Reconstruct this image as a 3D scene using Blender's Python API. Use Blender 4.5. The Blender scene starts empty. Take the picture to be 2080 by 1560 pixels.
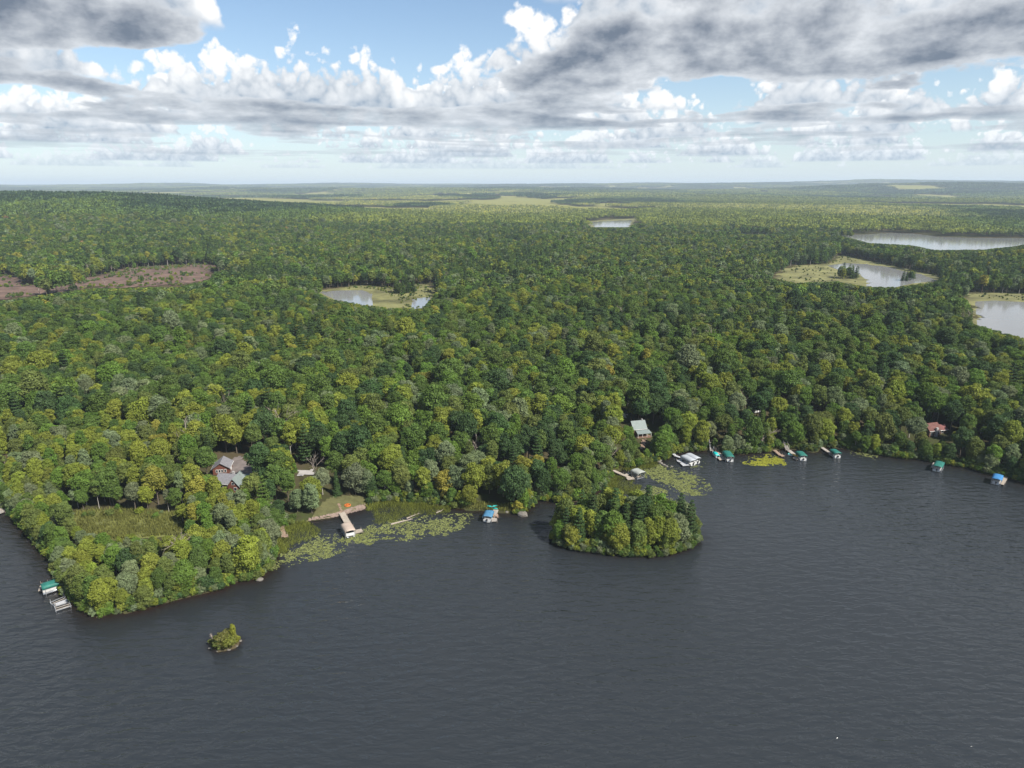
import bpy, bmesh, math, random
import numpy as np
from mathutils import Vector

random.seed(7)
RNG = np.random.default_rng(11)
R = math.radians
SC = bpy.context.scene
COL = SC.collection

# ------------------------------------------------------------------ camera
CAM_H = 90.0
PITCH = R(16.2)
FPX = 1387.0            # focal length in pixels of the 2080 px wide photograph
cam_d = bpy.data.cameras.new('camera')
cam_d.sensor_width = 36.0
cam_d.lens = 36.0 * FPX / 2080.0
cam_d.clip_start = 1.0
cam_d.clip_end = 90000.0
cam = bpy.data.objects.new('camera', cam_d)
cam.location = (0, 0, CAM_H)
cam.rotation_euler = (R(90) - PITCH, 0, 0)
COL.objects.link(cam)
SC.camera = cam

# ------------------------------------------------------------------ sun, exposure
SUN_EL, SUN_AZ = R(46), R(128)       # azimuth clockwise from +Y (view direction): right and a little behind
sun_d = bpy.data.lights.new('sun', 'SUN')
sun_d.energy = 4.6
sun_d.angle = R(3.0)
sun_d.color = (1.0, 0.955, 0.87)
sun = bpy.data.objects.new('sun', sun_d)
SUN_V = Vector((math.sin(SUN_AZ) * math.cos(SUN_EL), math.cos(SUN_AZ) * math.cos(SUN_EL), math.sin(SUN_EL)))
sun.rotation_euler = SUN_V.to_track_quat('Z', 'Y').to_euler()
sun.location = (0, 0, 400)
COL.objects.link(sun)
SC.view_settings.view_transform = 'Standard'
SC.view_settings.look = 'None'
SC.view_settings.gamma = 1.0
SC.view_settings.use_curve_mapping = False
SC.view_settings.exposure = 0.8
SC.cycles.max_bounces = 5
SC.cycles.diffuse_bounces = 1
SC.cycles.glossy_bounces = 2
SC.cycles.transmission_bounces = 2
SC.cycles.transparent_max_bounces = 6
SC.cycles.volume_bounces = 0
SC.cycles.use_denoising = True
SC.cycles.caustics_reflective = False
SC.cycles.caustics_refractive = False


# ------------------------------------------------------------------ node helper
class NT:
    def __init__(s, tree):
        s.t = tree
        s.t.nodes.clear()

    def n(s, typ, props=None, **inp):
        nd = s.t.nodes.new(typ)
        for k, v in (props or {}).items():
            setattr(nd, k, v)
        for k, v in inp.items():
            sock = nd.inputs[int(k[1:])] if (k[0] == 'i' and k[1:].isdigit()) else nd.inputs[k.replace('_', ' ')]
            s.put(sock, v)
        return nd

    def put(s, sock, v):
        if isinstance(v, bpy.types.NodeSocket):
            s.t.links.new(v, sock)
        elif isinstance(v, bpy.types.Node):
            s.t.links.new(v.outputs[0], sock)
        else:
            sock.default_value = v

    def m(s, op, a, b=None, c=None, clamp=False):
        nd = s.t.nodes.new('ShaderNodeMath')
        nd.operation = op
        nd.use_clamp = clamp
        s.put(nd.inputs[0], a)
        if b is not None: s.put(nd.inputs[1], b)
        if c is not None: s.put(nd.inputs[2], c)
        return nd.outputs[0]

    def v(s, op, a, b=None, scale=None):
        nd = s.t.nodes.new('ShaderNodeVectorMath')
        nd.operation = op
        s.put(nd.inputs[0], a)
        if b is not None: s.put(nd.inputs[1], b)
        if scale is not None: s.put(nd.inputs['Scale'], scale)
        return nd.outputs['Value'] if op in ('DISTANCE', 'LENGTH', 'DOT_PRODUCT') else nd.outputs[0]

    def mix(s, fac, a, b, blend='MIX'):
        nd = s.t.nodes.new('ShaderNodeMix')
        nd.data_type = 'RGBA'
        nd.blend_type = blend
        s.put(nd.inputs[0], fac); s.put(nd.inputs[6], a); s.put(nd.inputs[7], b)
        return nd.outputs[2]

    def rng(s, x, a, b, c=0.0, d=1.0, smooth=False):
        nd = s.t.nodes.new('ShaderNodeMapRange')
        nd.interpolation_type = 'SMOOTHSTEP' if smooth else 'LINEAR'
        s.put(nd.inputs[0], x)
        for i, q in enumerate((a, b, c, d)):
            s.put(nd.inputs[i + 1], q)
        return nd.outputs[0]


# ------------------------------------------------------------------ sky with cumulus
def ray_dir(x, y):
    f = np.array([0, math.cos(PITCH), -math.sin(PITCH)])
    u = np.array([0, math.sin(PITCH), math.cos(PITCH)])
    d = f * FPX + np.array([1.0, 0, 0]) * (x - 1040) - u * (y - 780)
    return d / np.linalg.norm(d)

CB, CT, RE = 1.15, 0.95, 6371.0       # cloud base, cloud depth, earth radius in km

def cloud_xy(x, y, h=CB):
    d = ray_dir(x, y)
    D = 2 * h / (d[2] + math.sqrt(d[2] ** 2 + 2 * h / RE))
    return d[0] * D, d[1] * D

world = bpy.data.worlds.new('World')
SC.world = world
world.use_nodes = True
world.cycles.sampling_method = 'NONE'
W = NT(world.node_tree)
co = W.n('ShaderNodeTexCoord').outputs['Generated']
sky = W.n('ShaderNodeTexSky', dict(sky_type='NISHITA', sun_disc=False, sun_elevation=SUN_EL, sun_rotation=SUN_AZ,
                                   altitude=400, air_density=1.0, dust_density=0.6, ozone_density=1.6))
sep = W.n('ShaderNodeSeparateXYZ', None, i0=co)
zz = W.m('MAXIMUM', sep.outputs[2], 0.0)
z2 = W.m('MULTIPLY', zz, zz)
flat = W.v('MULTIPLY', co, (1, 1, 0))
# (centre px, radius km, weight): the heavy clouds and the blue gaps of this sky
BLOBS = []
for (x, y, r, w) in ((1450, 90, 1.6, 0.16), (1800, 70, 1.9, 0.20), (1120, 205, 2.4, 0.13), (180, 30, 2.2, 0.62), (420, 60, 1.1, 0.40), (200, 135, 1.2, -0.35), (450, 140, 1.2, -0.35), (1120, 130, 1.7, 0.28), (1330, 165, 1.4, 0.2), (1700, 120, 1.5, 0.22),
                     (640, 30, 1.7, -0.28), (650, 140, 3.2, -0.48), (900, 130, 1.8, 0.02), (270, 205, 2.4, -0.12), (1420, 205, 1.6, -0.16),
                     (1960, 205, 2.2, -0.10), (780, 240, 3.6, 0.13), (1620, 232, 3.2, 0.14), (560, 90, 1.5, -0.3), (1950, 150, 1.6, 0.08)):
    BLOBS.append((*cloud_xy(x, y), r, w))
#CLOUD0
COVER = 0.14
DARK, MID, WHITE, AIR = (0.115, 0.145, 0.205, 1), (0.80, 0.82, 0.85, 1), (1.0, 0.99, 0.98, 1), (0.60, 0.74, 0.86, 1)
DARK2 = (0.24, 0.32, 0.43, 1)
NSH = 13
SHELLS = [3.2 * 1.245 ** k for k in range(NSH)]
hyp = W.m('SQRT', W.m('SUBTRACT', 1.0, W.m('MINIMUM', z2, 0.9999)))
te = W.m('DIVIDE', zz, hyp)                                   # tangent of the elevation
hd = W.v('SCALE', flat, scale=W.m('DIVIDE', 1.0, hyp))        # horizontal direction
az = W.m('ARCTAN2', sep.outputs[0], sep.outputs[1])
D0 = W.m('DIVIDE', 2 * CB, W.m('ADD', zz, W.m('SQRT', W.m('ADD', z2, 2 * CB / RE))))

def coverage(p2, D=None):
    lo = W.n('ShaderNodeTexNoise', dict(noise_dimensions='2D'), Vector=W.v('ADD', p2, (13.7, 4.1, 0)), Scale=0.26, Detail=2.0, Roughness=0.55).outputs[0]
    cov = W.m('MULTIPLY_ADD', lo, 1.5, -0.5 * 1.5)
    for (bx, by, br, bw) in BLOBS:
        if D is not None and abs(math.hypot(bx, by) - D) > br * 1.3: continue      # out of reach of this section
        cov = W.m('ADD', cov, W.rng(W.v('DISTANCE', p2, (bx, by, 0)), 0.0, br * 1.3, bw, 0.0, True))
    return cov

# undersides: where the sight line crosses the flat cloud base
pb = W.v('SCALE', flat, scale=D0)
c0 = W.m('MULTIPLY_ADD', coverage(pb), 4.2, COVER)
pq = W.n('ShaderNodeCombineXYZ', None, i0=W.m('MULTIPLY', az, 6.0), i1=W.m('MULTIPLY', W.m('LOGARITHM', D0, 2.71828), 1.9)).outputs[0]
q = W.n('ShaderNodeTexNoise', dict(noise_dimensions='2D'), Vector=pq, Scale=1.5, Detail=5.0, Roughness=0.58).outputs[0]
f0 = W.m('ADD', c0, W.m('MULTIPLY_ADD', q, 3.4, -1.7))
a0 = W.m('MULTIPLY', W.m('MULTIPLY', f0, 3.0, clamp=True), W.rng(D0, 10.0, 36.0, 1.0, 0.0))
L0 = W.m('ADD', W.m('MULTIPLY_ADD', W.m('MINIMUM', c0, 1.1), -0.42, 0.80), W.m('MULTIPLY_ADD', q, -2.2, 1.1), clamp=True)
L0 = W.m('MULTIPLY_ADD', W.n('ShaderNodeTexNoise', dict(noise_dimensions='2D'), Vector=pq, Scale=4.0, Detail=4.0, Roughness=0.6).outputs[0], 0.5, W.m('SUBTRACT', L0, 0.22), clamp=True)
u0 = W.mix(L0, DARK, MID)
u0 = W.mix(W.m('SUBTRACT', 1.0, W.m('POWER', 2.718, W.m('MULTIPLY', D0, -1 / 70.0))), u0, AIR)
Csum = W.v('SCALE', u0, scale=a0)
T = W.m('SUBTRACT', 1.0, a0)
# faces: upright sections through the clouds, near to far
for k, D in enumerate(SHELLS):
    azk = W.m('ADD', az, W.m('MULTIPLY', T, 1e-6))            # keeps the sections evaluated one after another
    Dk = D
    v = W.m('MULTIPLY_ADD', W.m('ADD', te, W.m('MULTIPLY', T, 1e-7)), D, D * D / (2 * RE) - CB)
    p2 = W.v('ADD', W.v('SCALE', hd, scale=D), W.n('ShaderNodeCombineXYZ', None, i0=W.m('MULTIPLY', T, 1e-6)).outputs[0])
    top = W.m('MULTIPLY_ADD', coverage(p2, D), 3.1, COVER + 0.16 * min(max((D - 10) / 6, 0), 1))
    top = W.m('MINIMUM', top, 0.8)
    uv = W.n('ShaderNodeCombineXYZ', None, i0=W.m('MULTIPLY', azk, D), i1=W.m('ADD', v, 7.3 * k)).outputs[0]
    n1 = W.n('ShaderNodeTexNoise', dict(noise_dimensions='2D'), Vector=uv, Scale=1.9, Detail=0.0).outputs[0]
    n2 = W.n('ShaderNodeTexNoise', dict(noise_dimensions='2D'), Vector=uv, Scale=4.6, Detail=0.0).outputs[0]
    n3 = W.n('ShaderNodeTexNoise', dict(noise_dimensions='2D'), Vector=uv, Scale=9.5, Detail=3.0, Roughness=0.6).outputs[0]
    pf = W.m('ADD', W.m('MULTIPLY', W.m('ABSOLUTE', W.m('SUBTRACT', n1, 0.5)), 1.7), W.m('MULTIPLY', W.m('ABSOLUTE', W.m('SUBTRACT', n2, 0.5)), 0.9))
    pf = W.m('ADD', pf, W.m('MULTIPLY_ADD', n3, 0.5, -0.25))
    f = W.m('ADD', W.m('SUBTRACT', top, v), W.m('MULTIPLY_ADD', pf, 0.95, -0.33))
    al = W.m('MULTIPLY', W.m('MULTIPLY', f, 5.5, clamp=True), W.rng(v, -0.03, 0.07, 0.0, 1.0, True))
    hgtk = W.m('DIVIDE', v, W.m('MAXIMUM', W.m('ADD', top, 0.15), 0.3), clamp=True)
    L = W.m('ADD', W.m('MULTIPLY_ADD', hgtk, 0.7, 0.36), W.m('MULTIPLY_ADD', pf, 1.1, -0.36))
    L = W.m('SUBTRACT', L, W.m('MULTIPLY', W.m('MAXIMUM', W.m('SUBTRACT', f, 0.45), 0.0), 0.45), clamp=True)
    hzf = (1 - math.exp(-D / 70.0)) * 0.9
    mixc = lambda a: tuple(a[j] * (1 - hzf) + AIR[j] * hzf for j in range(3)) + (1,)
    colr = W.mix(L, mixc(DARK2), mixc(WHITE))
    if D > 35: al = W.m('MULTIPLY', al, max(0.0, 1 - (D - 35) / 25))
    Csum = W.v('ADD', Csum, W.v('SCALE', colr, scale=W.m('MULTIPLY', al, T)))
    T = W.m('MULTIPLY', T, W.m('SUBTRACT', 1.0, al))
low = W.m('POWER', 2.718, W.m('MULTIPLY', zz, -11.0))
back = W.mix(W.m('MULTIPLY', low, 0.85), W.v('MULTIPLY', sky.outputs[0], (1.08, 1.17, 1.22)), (6.6, 7.5, 8.1, 1))
total = W.v('ADD', W.v('SCALE', back, scale=T), W.v('SCALE', Csum, scale=9.4))
bg = W.n('ShaderNodeBackground', None, Color=total, Strength=0.068)
W.n('ShaderNodeOutputWorld', None, Surface=bg.outputs[0])


# ------------------------------------------------------------------ projection of pixels on the land
def at(x, y, z=0.0):
    d = ray_dir(x, y)
    k = (z - CAM_H) / d[2]
    return np.array([d[0] * k, d[1] * k])

def to_px(P):
    P = np.asarray(P, float)
    v = P - np.array([0, 0, CAM_H])
    f = v[..., 1] * math.cos(PITCH) - v[..., 2] * math.sin(PITCH)
    u = v[..., 1] * math.sin(PITCH) + v[..., 2] * math.cos(PITCH)
    f = np.maximum(f, 0.1)
    return 1040 + FPX * v[..., 0] / f, 780 - FPX * u / f

def poly(pts, z=0.0):
    return np.array([at(x, y, z) for x, y in pts])

def inside(P, pg):
    P = np.asarray(P, float)
    x, y = P[..., 0], P[..., 1]
    r = np.zeros(x.shape, bool)
    n = len(pg)
    for i in range(n):
        x1, y1 = pg[i]; x2, y2 = pg[(i + 1) % n]
        if y1 == y2: continue
        c = ((y1 > y) != (y2 > y)) & (x < (x2 - x1) * (y - y1) / (y2 - y1) + x1)
        r ^= c
    return r

def edge_dist(P, pg):
    P = np.asarray(P, float)
    best = np.full(P.shape[:-1], 1e9)
    n = len(pg)
    for i in range(n):
        a = pg[i]; b = pg[(i + 1) % n]
        ab = b - a
        t = np.clip(((P - a) @ ab) / max(ab @ ab, 1e-9), 0, 1)
        q = a + t[..., None] * ab
        best = np.minimum(best, np.hypot(P[..., 0] - q[..., 0], P[..., 1] - q[..., 1]))
    return best

def sdist(P, pg):
    d = edge_dist(P, pg)
    return np.where(inside(P, pg), -d, d)

def smooth(a, b, x):
    t = np.clip((x - a) / (b - a), 0, 1)
    return t * t * (3 - 2 * t)

def vnoise(x, y, seed=0):
    xi = np.floor(x).astype(np.int64); yi = np.floor(y).astype(np.int64)
    xf = x - xi; yf = y - yi
    def hsh(a, b):
        h = (a * 374761393 + b * 668265263 + seed * 2147483647) & 0xffffffff
        h = ((h ^ (h >> 13)) * 1274126177) & 0xffffffff
        return ((h ^ (h >> 16)) & 0xffff) / 65535.0
    u = xf * xf * (3 - 2 * xf); w = yf * yf * (3 - 2 * yf)
    return (hsh(xi, yi) * (1 - u) + hsh(xi + 1, yi) * u) * (1 - w) + (hsh(xi, yi + 1) * (1 - u) + hsh(xi + 1, yi + 1) * u) * w

def fbm(x, y, seed=0, octv=3):
    s = 0; a = 0.5
    for k in range(octv):
        s = s + a * vnoise(x * 2 ** k, y * 2 ** k, seed + k); a *= 0.5
    return s / (1 - 0.5 ** octv)

# ------------------------------------------------------------------ outlines of water and clearings
SHORE = [(-900, 930), (-300, 985), (-60, 1022), (18, 1034), (45, 1067), (69, 1091), (89, 1117), (113, 1140), (116, 1168), (121, 1195), (145, 1213),
         (169, 1236), (199, 1250), (238, 1245), (298, 1235), (343, 1220), (387, 1209), (447, 1196), (477, 1181), (522, 1175), (549, 1154),
         (556, 1130), (552, 1100), (566, 1072), (600, 1062), (627, 1057), (680, 1048), (738, 1031), (752, 1020), (800, 1018), (860, 1021), (900, 1024), (930, 1032),
         (973, 1036), (1028, 1040), (1056, 1044), (1074, 1032), (1090, 1014), (1120, 1018), (1150, 1020), (1190, 1012), (1222, 990), (1246, 958),
         (1270, 950), (1313, 942), (1340, 935), (1366, 923), (1397, 917), (1440, 915), (1474, 923), (1500, 921), (1530, 920), (1562, 916), (1592, 910), (1625, 912),
         (1653, 918), (1671, 909), (1703, 908), (1718, 911), (1773, 922), (1828, 930), (1864, 932), (1916, 942), (1965, 950), (2001, 961),
         (2047, 970), (2080, 981), (2300, 1040), (2800, 1150)]
LAKE = np.vstack([poly(SHORE), [[500, -200], [300, -500], [-500, -500], [-1500, 60]]])
ISLE = poly([(1122, 1098), (1135, 1108), (1160, 1115), (1200, 1121), (1266, 1129), (1334, 1130), (1363, 1125), (1395, 1115), (1414, 1104), (1416, 1090),
             (1395, 1075), (1340, 1062), (1270, 1056), (1200, 1060), (1150, 1072), (1126, 1086)])
ROCK = poly([(424, 1307), (430, 1317), (445, 1323), (465, 1321), (482, 1313), (489, 1303), (480, 1296), (455, 1294), (435, 1297)])
PONDS = {  # name: (level, water outline, marsh outline)
    'A': (5.0, [(643, 592), (690, 590), (738, 589), (768, 596), (786, 605), (800, 612), (790, 622), (735, 615), (680, 607)],
          [(641, 591), (692, 586), (738, 581), (794, 585), (849, 578), (888, 580), (880, 600), (858, 624), (785, 624), (738, 617), (676, 607)]),
    'B': (3.0, [(1697, 475), (1743, 477), (1812, 473), (1858, 475), (1905, 481), (1965, 483), (2080, 484), (2200, 487), (2200, 500), (2080, 496), (2057, 500),
                (1997, 506), (1900, 507), (1849, 497), (1766, 493)], None),
    'C': (3.0, [(1681, 540), (1715, 534), (1766, 537), (1812, 544), (1830, 550), (1870, 556), (1908, 563), (1863, 568), (1816, 580), (1754, 578), (1758, 562), (1745, 556), (1700, 548)],
          [(1566, 564), (1605, 541), (1680, 537), (1711, 518), (1768, 530), (1830, 545), (1915, 560), (1900, 570), (1820, 582), (1752, 580), (1700, 570), (1618, 573)]),
    'D': (3.0, [(1981, 613), (2020, 611), (2080, 614), (2160, 620), (2160, 690), (2080, 682), (2020, 664), (1986, 650)],
          [(1952, 597), (2010, 596), (2080, 598), (2160, 600), (2160, 700), (2080, 686), (2020, 668), (1976, 656), (1975, 620)]),
    'E': (3.0, [(1194, 451), (1240, 449), (1284, 447), (1277, 459), (1210, 459)], [(1188, 450), (1240, 446), (1290, 444), (1280, 461), (1200, 461)]),
    'G': (5.0, [(838, 608), (874, 603), (860, 624), (836, 624)], None),
    'F': (3.0, [(1500, 471), (1540, 470), (1572, 472), (1566, 475), (1510, 475)], None),
}
def front(pts, dy):
    """the near bank lies farther forward than it looks: trees hide it"""
    my = sum(p[1] for p in pts) / len(pts)
    return [(x, y + dy * min(max((y - my) / 8.0, 0), 1)) for x, y in pts]
FRONT = {'G': 12, 'A': 12, 'B': 5, 'C': 7, 'D': 14, 'E': 3, 'F': 2}
PW = {k: poly(front(v[1], FRONT[k] + 1), v[0]) for k, v in PONDS.items()}
PM = {k: poly(front(v[2] or v[1], FRONT[k]), v[0]) for k, v in PONDS.items()}
CUT_PX = [(-60, 556), (0, 557), (38, 566), (48, 579), (100, 581), (190, 563), (262, 545), (330, 540), (420, 537), (470, 543), (432, 552), (425, 566), (362, 581),
          (250, 584), (190, 584), (90, 597), (0, 610), (-60, 614)]

def hgt(x, y):
    """height of the land"""
    P = np.stack([x, y], -1)
    d = np.hypot(x, y)
    near = d < 1500
    h = np.zeros(x.shape)
    sd = np.full(x.shape, 1e3)
    if near.any():
        s = sdist(P[near], LAKE)
        for pg in (ISLE, ROCK):
            si = sdist(P[near], pg)
            s = np.where(s < 0, -np.minimum(-s, np.maximum(si, 0) * (5.0 if pg is ROCK else 2.5)), s)
            s = np.where(si < 0, -si, s)
        sd[near] = s
    land = 0.35 + 5.2 * (1 - np.exp(-np.maximum(sd, 0) / 55)) + 0.05 * np.minimum(np.maximum(sd, 0), 12)
    und = (fbm(x / 160 + 5, y / 160 + 9, 3) - 0.45) * 7 * smooth(40, 300, sd)
    big = (fbm(x / 900 + 2, y / 900 + 1, 8) - 0.4) * 14 * smooth(500, 1500, d)
    ridge = 54 * smooth(-150, -1050, x) * np.exp(-((y - 1650) / 620.0) ** 2)
    far = (fbm(x / 3000 + 3, y / 1700 + 7, 21, 3) - 0.42) * 135 * smooth(2600, 6500, d)
    rise = 62 * smooth(5000, 13500, d) + 52 * smooth(0, 9000, x) * smooth(6000, 14000, d)
    hill = 70 * np.exp(-((x - 3900) / 1500.0) ** 2 - ((y - 6200) / 700.0) ** 2)
    h = land + und + big + ridge + far + rise + hill
    water = -0.05 - 0.11 * np.minimum(-sd, 40)
    h = np.where(sd < 0, water, h)
    for k, pg in PM.items():
        c = pg.mean(0); rad = np.hypot(*(pg - c).T).max() + 260
        nb = np.hypot(x - c[0], y - c[1]) < rad
        if nb.any():
            s = sdist(P[nb], pg); sw = sdist(P[nb], PW[k])
            lv = PONDS[k][0]
            b = smooth(200, 0, s)
            hh = h[nb] * (1 - b) + (lv + 0.22) * b
            hh = np.where(sw < 3, np.minimum(hh, lv + 0.22 + np.minimum(sw - 1.0, 0) * 0.15), hh)
            h[nb] = hh
    return h

def hz(x, y):
    return float(hgt(np.array([x], float), np.array([y], float))[0])

def on_land(px, py, dz=0.0):
    z = 4.0
    for _ in range(8):
        p = at(px, py, z + dz)
        z = 0.5 * z + 0.5 * max(hz(*p), 0.0)
    p = at(px, py, z + dz)
    return p[0], p[1], hz(*p)


# ------------------------------------------------------------------ materials
def attr_node(n, name, kind='GEOMETRY'):
    return n.n('ShaderNodeAttribute', dict(attribute_name=name, attribute_type=kind)).outputs['Color']

def mat(name, col, rough=0.7, noise=None, metal=0.0, var=0.25, spec=0.3, bump=0.0):
    m = bpy.data.materials.new(name); m.use_nodes = True
    n = NT(m.node_tree)
    c = (*col, 1)
    b = n.n('ShaderNodeBsdfPrincipled', None, Roughness=rough, Metallic=metal)
    b.inputs['Specular IOR Level'].default_value = spec
    if noise:
        o = n.n('ShaderNodeTexCoord').outputs['Object']
        nz = n.n('ShaderNodeTexNoise', None, Vector=o, Scale=noise, Detail=4.0, Roughness=0.65).outputs[0]
        lo = tuple(q * (1 - var) for q in col) + (1,); hi = tuple(min(q * (1 + var), 1) for q in col) + (1,)
        c = n.mix(n.rng(nz, 0.3, 0.7), lo, hi)
        if bump:
            n.put(b.inputs['Normal'], n.n('ShaderNodeBump', None, Height=nz, Strength=bump, Distance=0.1).outputs[0])
    n.put(b.inputs['Base Color'], c)
    n.n('ShaderNodeOutputMaterial', None, Surface=b.outputs[0])
    return m

def foliage_mat(name, trans=0.30):
    m = bpy.data.materials.new(name); m.use_nodes = True
    n = NT(m.node_tree)
    c = n.mix(1.0, attr_node(n, 'tint', 'INSTANCER'), attr_node(n, 'var'), 'MULTIPLY')
    d = n.n('ShaderNodeBsdfDiffuse', None, Color=c)
    t = n.n('ShaderNodeBsdfTranslucent', None, Color=c)
    g = n.n('ShaderNodeBsdfGlossy', None, Color=(1, 1, 1, 1), Roughness=0.5)
    s = n.n('ShaderNodeMixShader', None, i0=trans, i1=d.outputs[0], i2=t.outputs[0])
    s = n.n('ShaderNodeMixShader', None, i0=0.006, i1=s.outputs[0], i2=g.outputs[0])
    n.n('ShaderNodeOutputMaterial', None, Surface=s.outputs[0])
    return m

M = {}
M['leaf'] = foliage_mat('foliage')
M['bark'] = mat('bark', (0.13, 0.105, 0.08), 0.9, 3.0)
M['birch'] = mat('pale_bark', (0.36, 0.33, 0.29), 0.85, 3.0)
M['dead'] = mat('dead_wood', (0.30, 0.25, 0.21), 0.9, 3.0)

def ground_mat():
    m = bpy.data.materials.new('forest_floor'); m.use_nodes = True
    n = NT(m.node_tree)
    o = n.n('ShaderNodeTexCoord').outputs['Object']
    a = n.n('ShaderNodeTexNoise', None, Vector=o, Scale=0.35, Detail=6.0, Roughness=0.7).outputs[0]
    b_ = n.n('ShaderNodeTexNoise', None, Vector=o, Scale=0.03, Detail=4.0).outputs[0]
    c = n.mix(n.rng(a, 0.35, 0.65), (0.045, 0.04, 0.022, 1), (0.05, 0.062, 0.02, 1))
    c = n.mix(n.rng(b_, 0.4, 0.65), c, (0.075, 0.06, 0.035, 1))
    c = n.mix(attr_node(n, 'meadow'), c, n.mix(n.rng(a, 0.3, 0.7), (0.17, 0.18, 0.05, 1), (0.24, 0.22, 0.08, 1)))  # meadow also carries the painted far sunlit belts
    b = n.n('ShaderNodeBsdfDiffuse', None, Color=c)
    n.n('ShaderNodeOutputMaterial', None, Surface=b.outputs[0])
    return m
M['ground'] = ground_mat()

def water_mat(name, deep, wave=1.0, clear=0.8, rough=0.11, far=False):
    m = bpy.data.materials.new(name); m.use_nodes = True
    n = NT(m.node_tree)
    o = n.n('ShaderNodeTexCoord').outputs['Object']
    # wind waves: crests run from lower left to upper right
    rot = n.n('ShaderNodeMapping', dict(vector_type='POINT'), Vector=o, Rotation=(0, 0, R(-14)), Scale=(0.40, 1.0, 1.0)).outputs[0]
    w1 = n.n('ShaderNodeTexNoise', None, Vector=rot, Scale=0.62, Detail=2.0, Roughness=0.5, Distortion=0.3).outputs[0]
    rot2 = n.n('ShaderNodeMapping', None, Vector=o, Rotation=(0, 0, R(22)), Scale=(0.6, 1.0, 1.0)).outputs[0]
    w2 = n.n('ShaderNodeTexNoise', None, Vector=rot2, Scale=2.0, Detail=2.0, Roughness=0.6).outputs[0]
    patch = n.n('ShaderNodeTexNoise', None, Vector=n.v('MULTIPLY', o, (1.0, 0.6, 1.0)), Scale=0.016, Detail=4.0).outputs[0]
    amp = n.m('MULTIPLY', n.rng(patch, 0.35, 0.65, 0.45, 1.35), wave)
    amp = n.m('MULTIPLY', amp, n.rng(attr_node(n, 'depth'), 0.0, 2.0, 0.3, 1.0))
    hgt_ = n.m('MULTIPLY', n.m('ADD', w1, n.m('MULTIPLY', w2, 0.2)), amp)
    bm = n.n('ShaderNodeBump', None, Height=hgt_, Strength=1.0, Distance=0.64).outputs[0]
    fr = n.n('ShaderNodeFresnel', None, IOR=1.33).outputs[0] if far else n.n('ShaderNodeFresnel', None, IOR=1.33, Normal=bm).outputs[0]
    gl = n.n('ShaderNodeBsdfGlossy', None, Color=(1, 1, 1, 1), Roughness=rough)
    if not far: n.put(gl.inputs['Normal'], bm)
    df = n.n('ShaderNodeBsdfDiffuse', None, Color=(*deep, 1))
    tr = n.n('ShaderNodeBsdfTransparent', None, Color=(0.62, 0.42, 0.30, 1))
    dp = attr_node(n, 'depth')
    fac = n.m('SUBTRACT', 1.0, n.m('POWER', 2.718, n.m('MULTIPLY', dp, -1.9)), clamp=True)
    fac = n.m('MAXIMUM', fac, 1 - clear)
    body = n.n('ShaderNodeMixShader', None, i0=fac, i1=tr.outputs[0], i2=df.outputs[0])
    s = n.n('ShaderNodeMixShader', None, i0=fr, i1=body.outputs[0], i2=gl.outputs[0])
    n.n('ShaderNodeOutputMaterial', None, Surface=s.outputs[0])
    return m
M['lake'] = water_mat('lake_water', (0.023, 0.027, 0.031))
M['pond'] = water_mat('pond_water', (0.24, 0.24, 0.235), 1.0, 0.06, 0.10, True)  # pale body colour stands in for missing sky reflection
M['bed'] = mat('lake_bed', (0.11, 0.062, 0.042), 0.9, 0.6)


# ------------------------------------------------------------------ object helpers
def link(o, parent=None):
    COL.objects.link(o)
    if parent is not None: o.parent = parent
    return o

def tag(o, label=None, cat=None, group=None, kind=None):
    if label: o['label'] = label
    if cat: o['category'] = cat
    if group: o['group'] = group
    if kind: o['kind'] = kind
    return o

def empty(name, loc, rz=0.0, label=None, cat=None, group=None):
    o = bpy.data.objects.new(name, None)
    o.empty_display_size = 0.5
    o.location = loc; o.rotation_euler = (0, 0, rz)
    link(o)
    return tag(o, label, cat, group)

def mesh(name, V, F, mats=None, smooth_=False):
    me = bpy.data.meshes.new(name)
    V = np.asarray(V, np.float32)
    if isinstance(F, np.ndarray):
        k = F.shape[1]
        me.vertices.add(len(V)); me.vertices.foreach_set('co', V.ravel())
        me.loops.add(F.size); me.loops.foreach_set('vertex_index', F.astype(np.int32).ravel())
        me.polygons.add(len(F)); me.polygons.foreach_set('loop_start', np.arange(0, F.size, k, dtype=np.int32))
        me.polygons.foreach_set('loop_total', np.full(len(F), k, np.int32))
        me.update(calc_edges=True)
    else:
        me.from_pydata(V.tolist(), [], F)
        me.update()
    for m in (mats or []):
        me.materials.append(m)
    if smooth_:
        me.polygons.foreach_set('use_smooth', np.ones(len(me.polygons), bool))
    return me

def obj(name, me, parent=None):
    return link(bpy.data.objects.new(name, me), parent)

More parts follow.
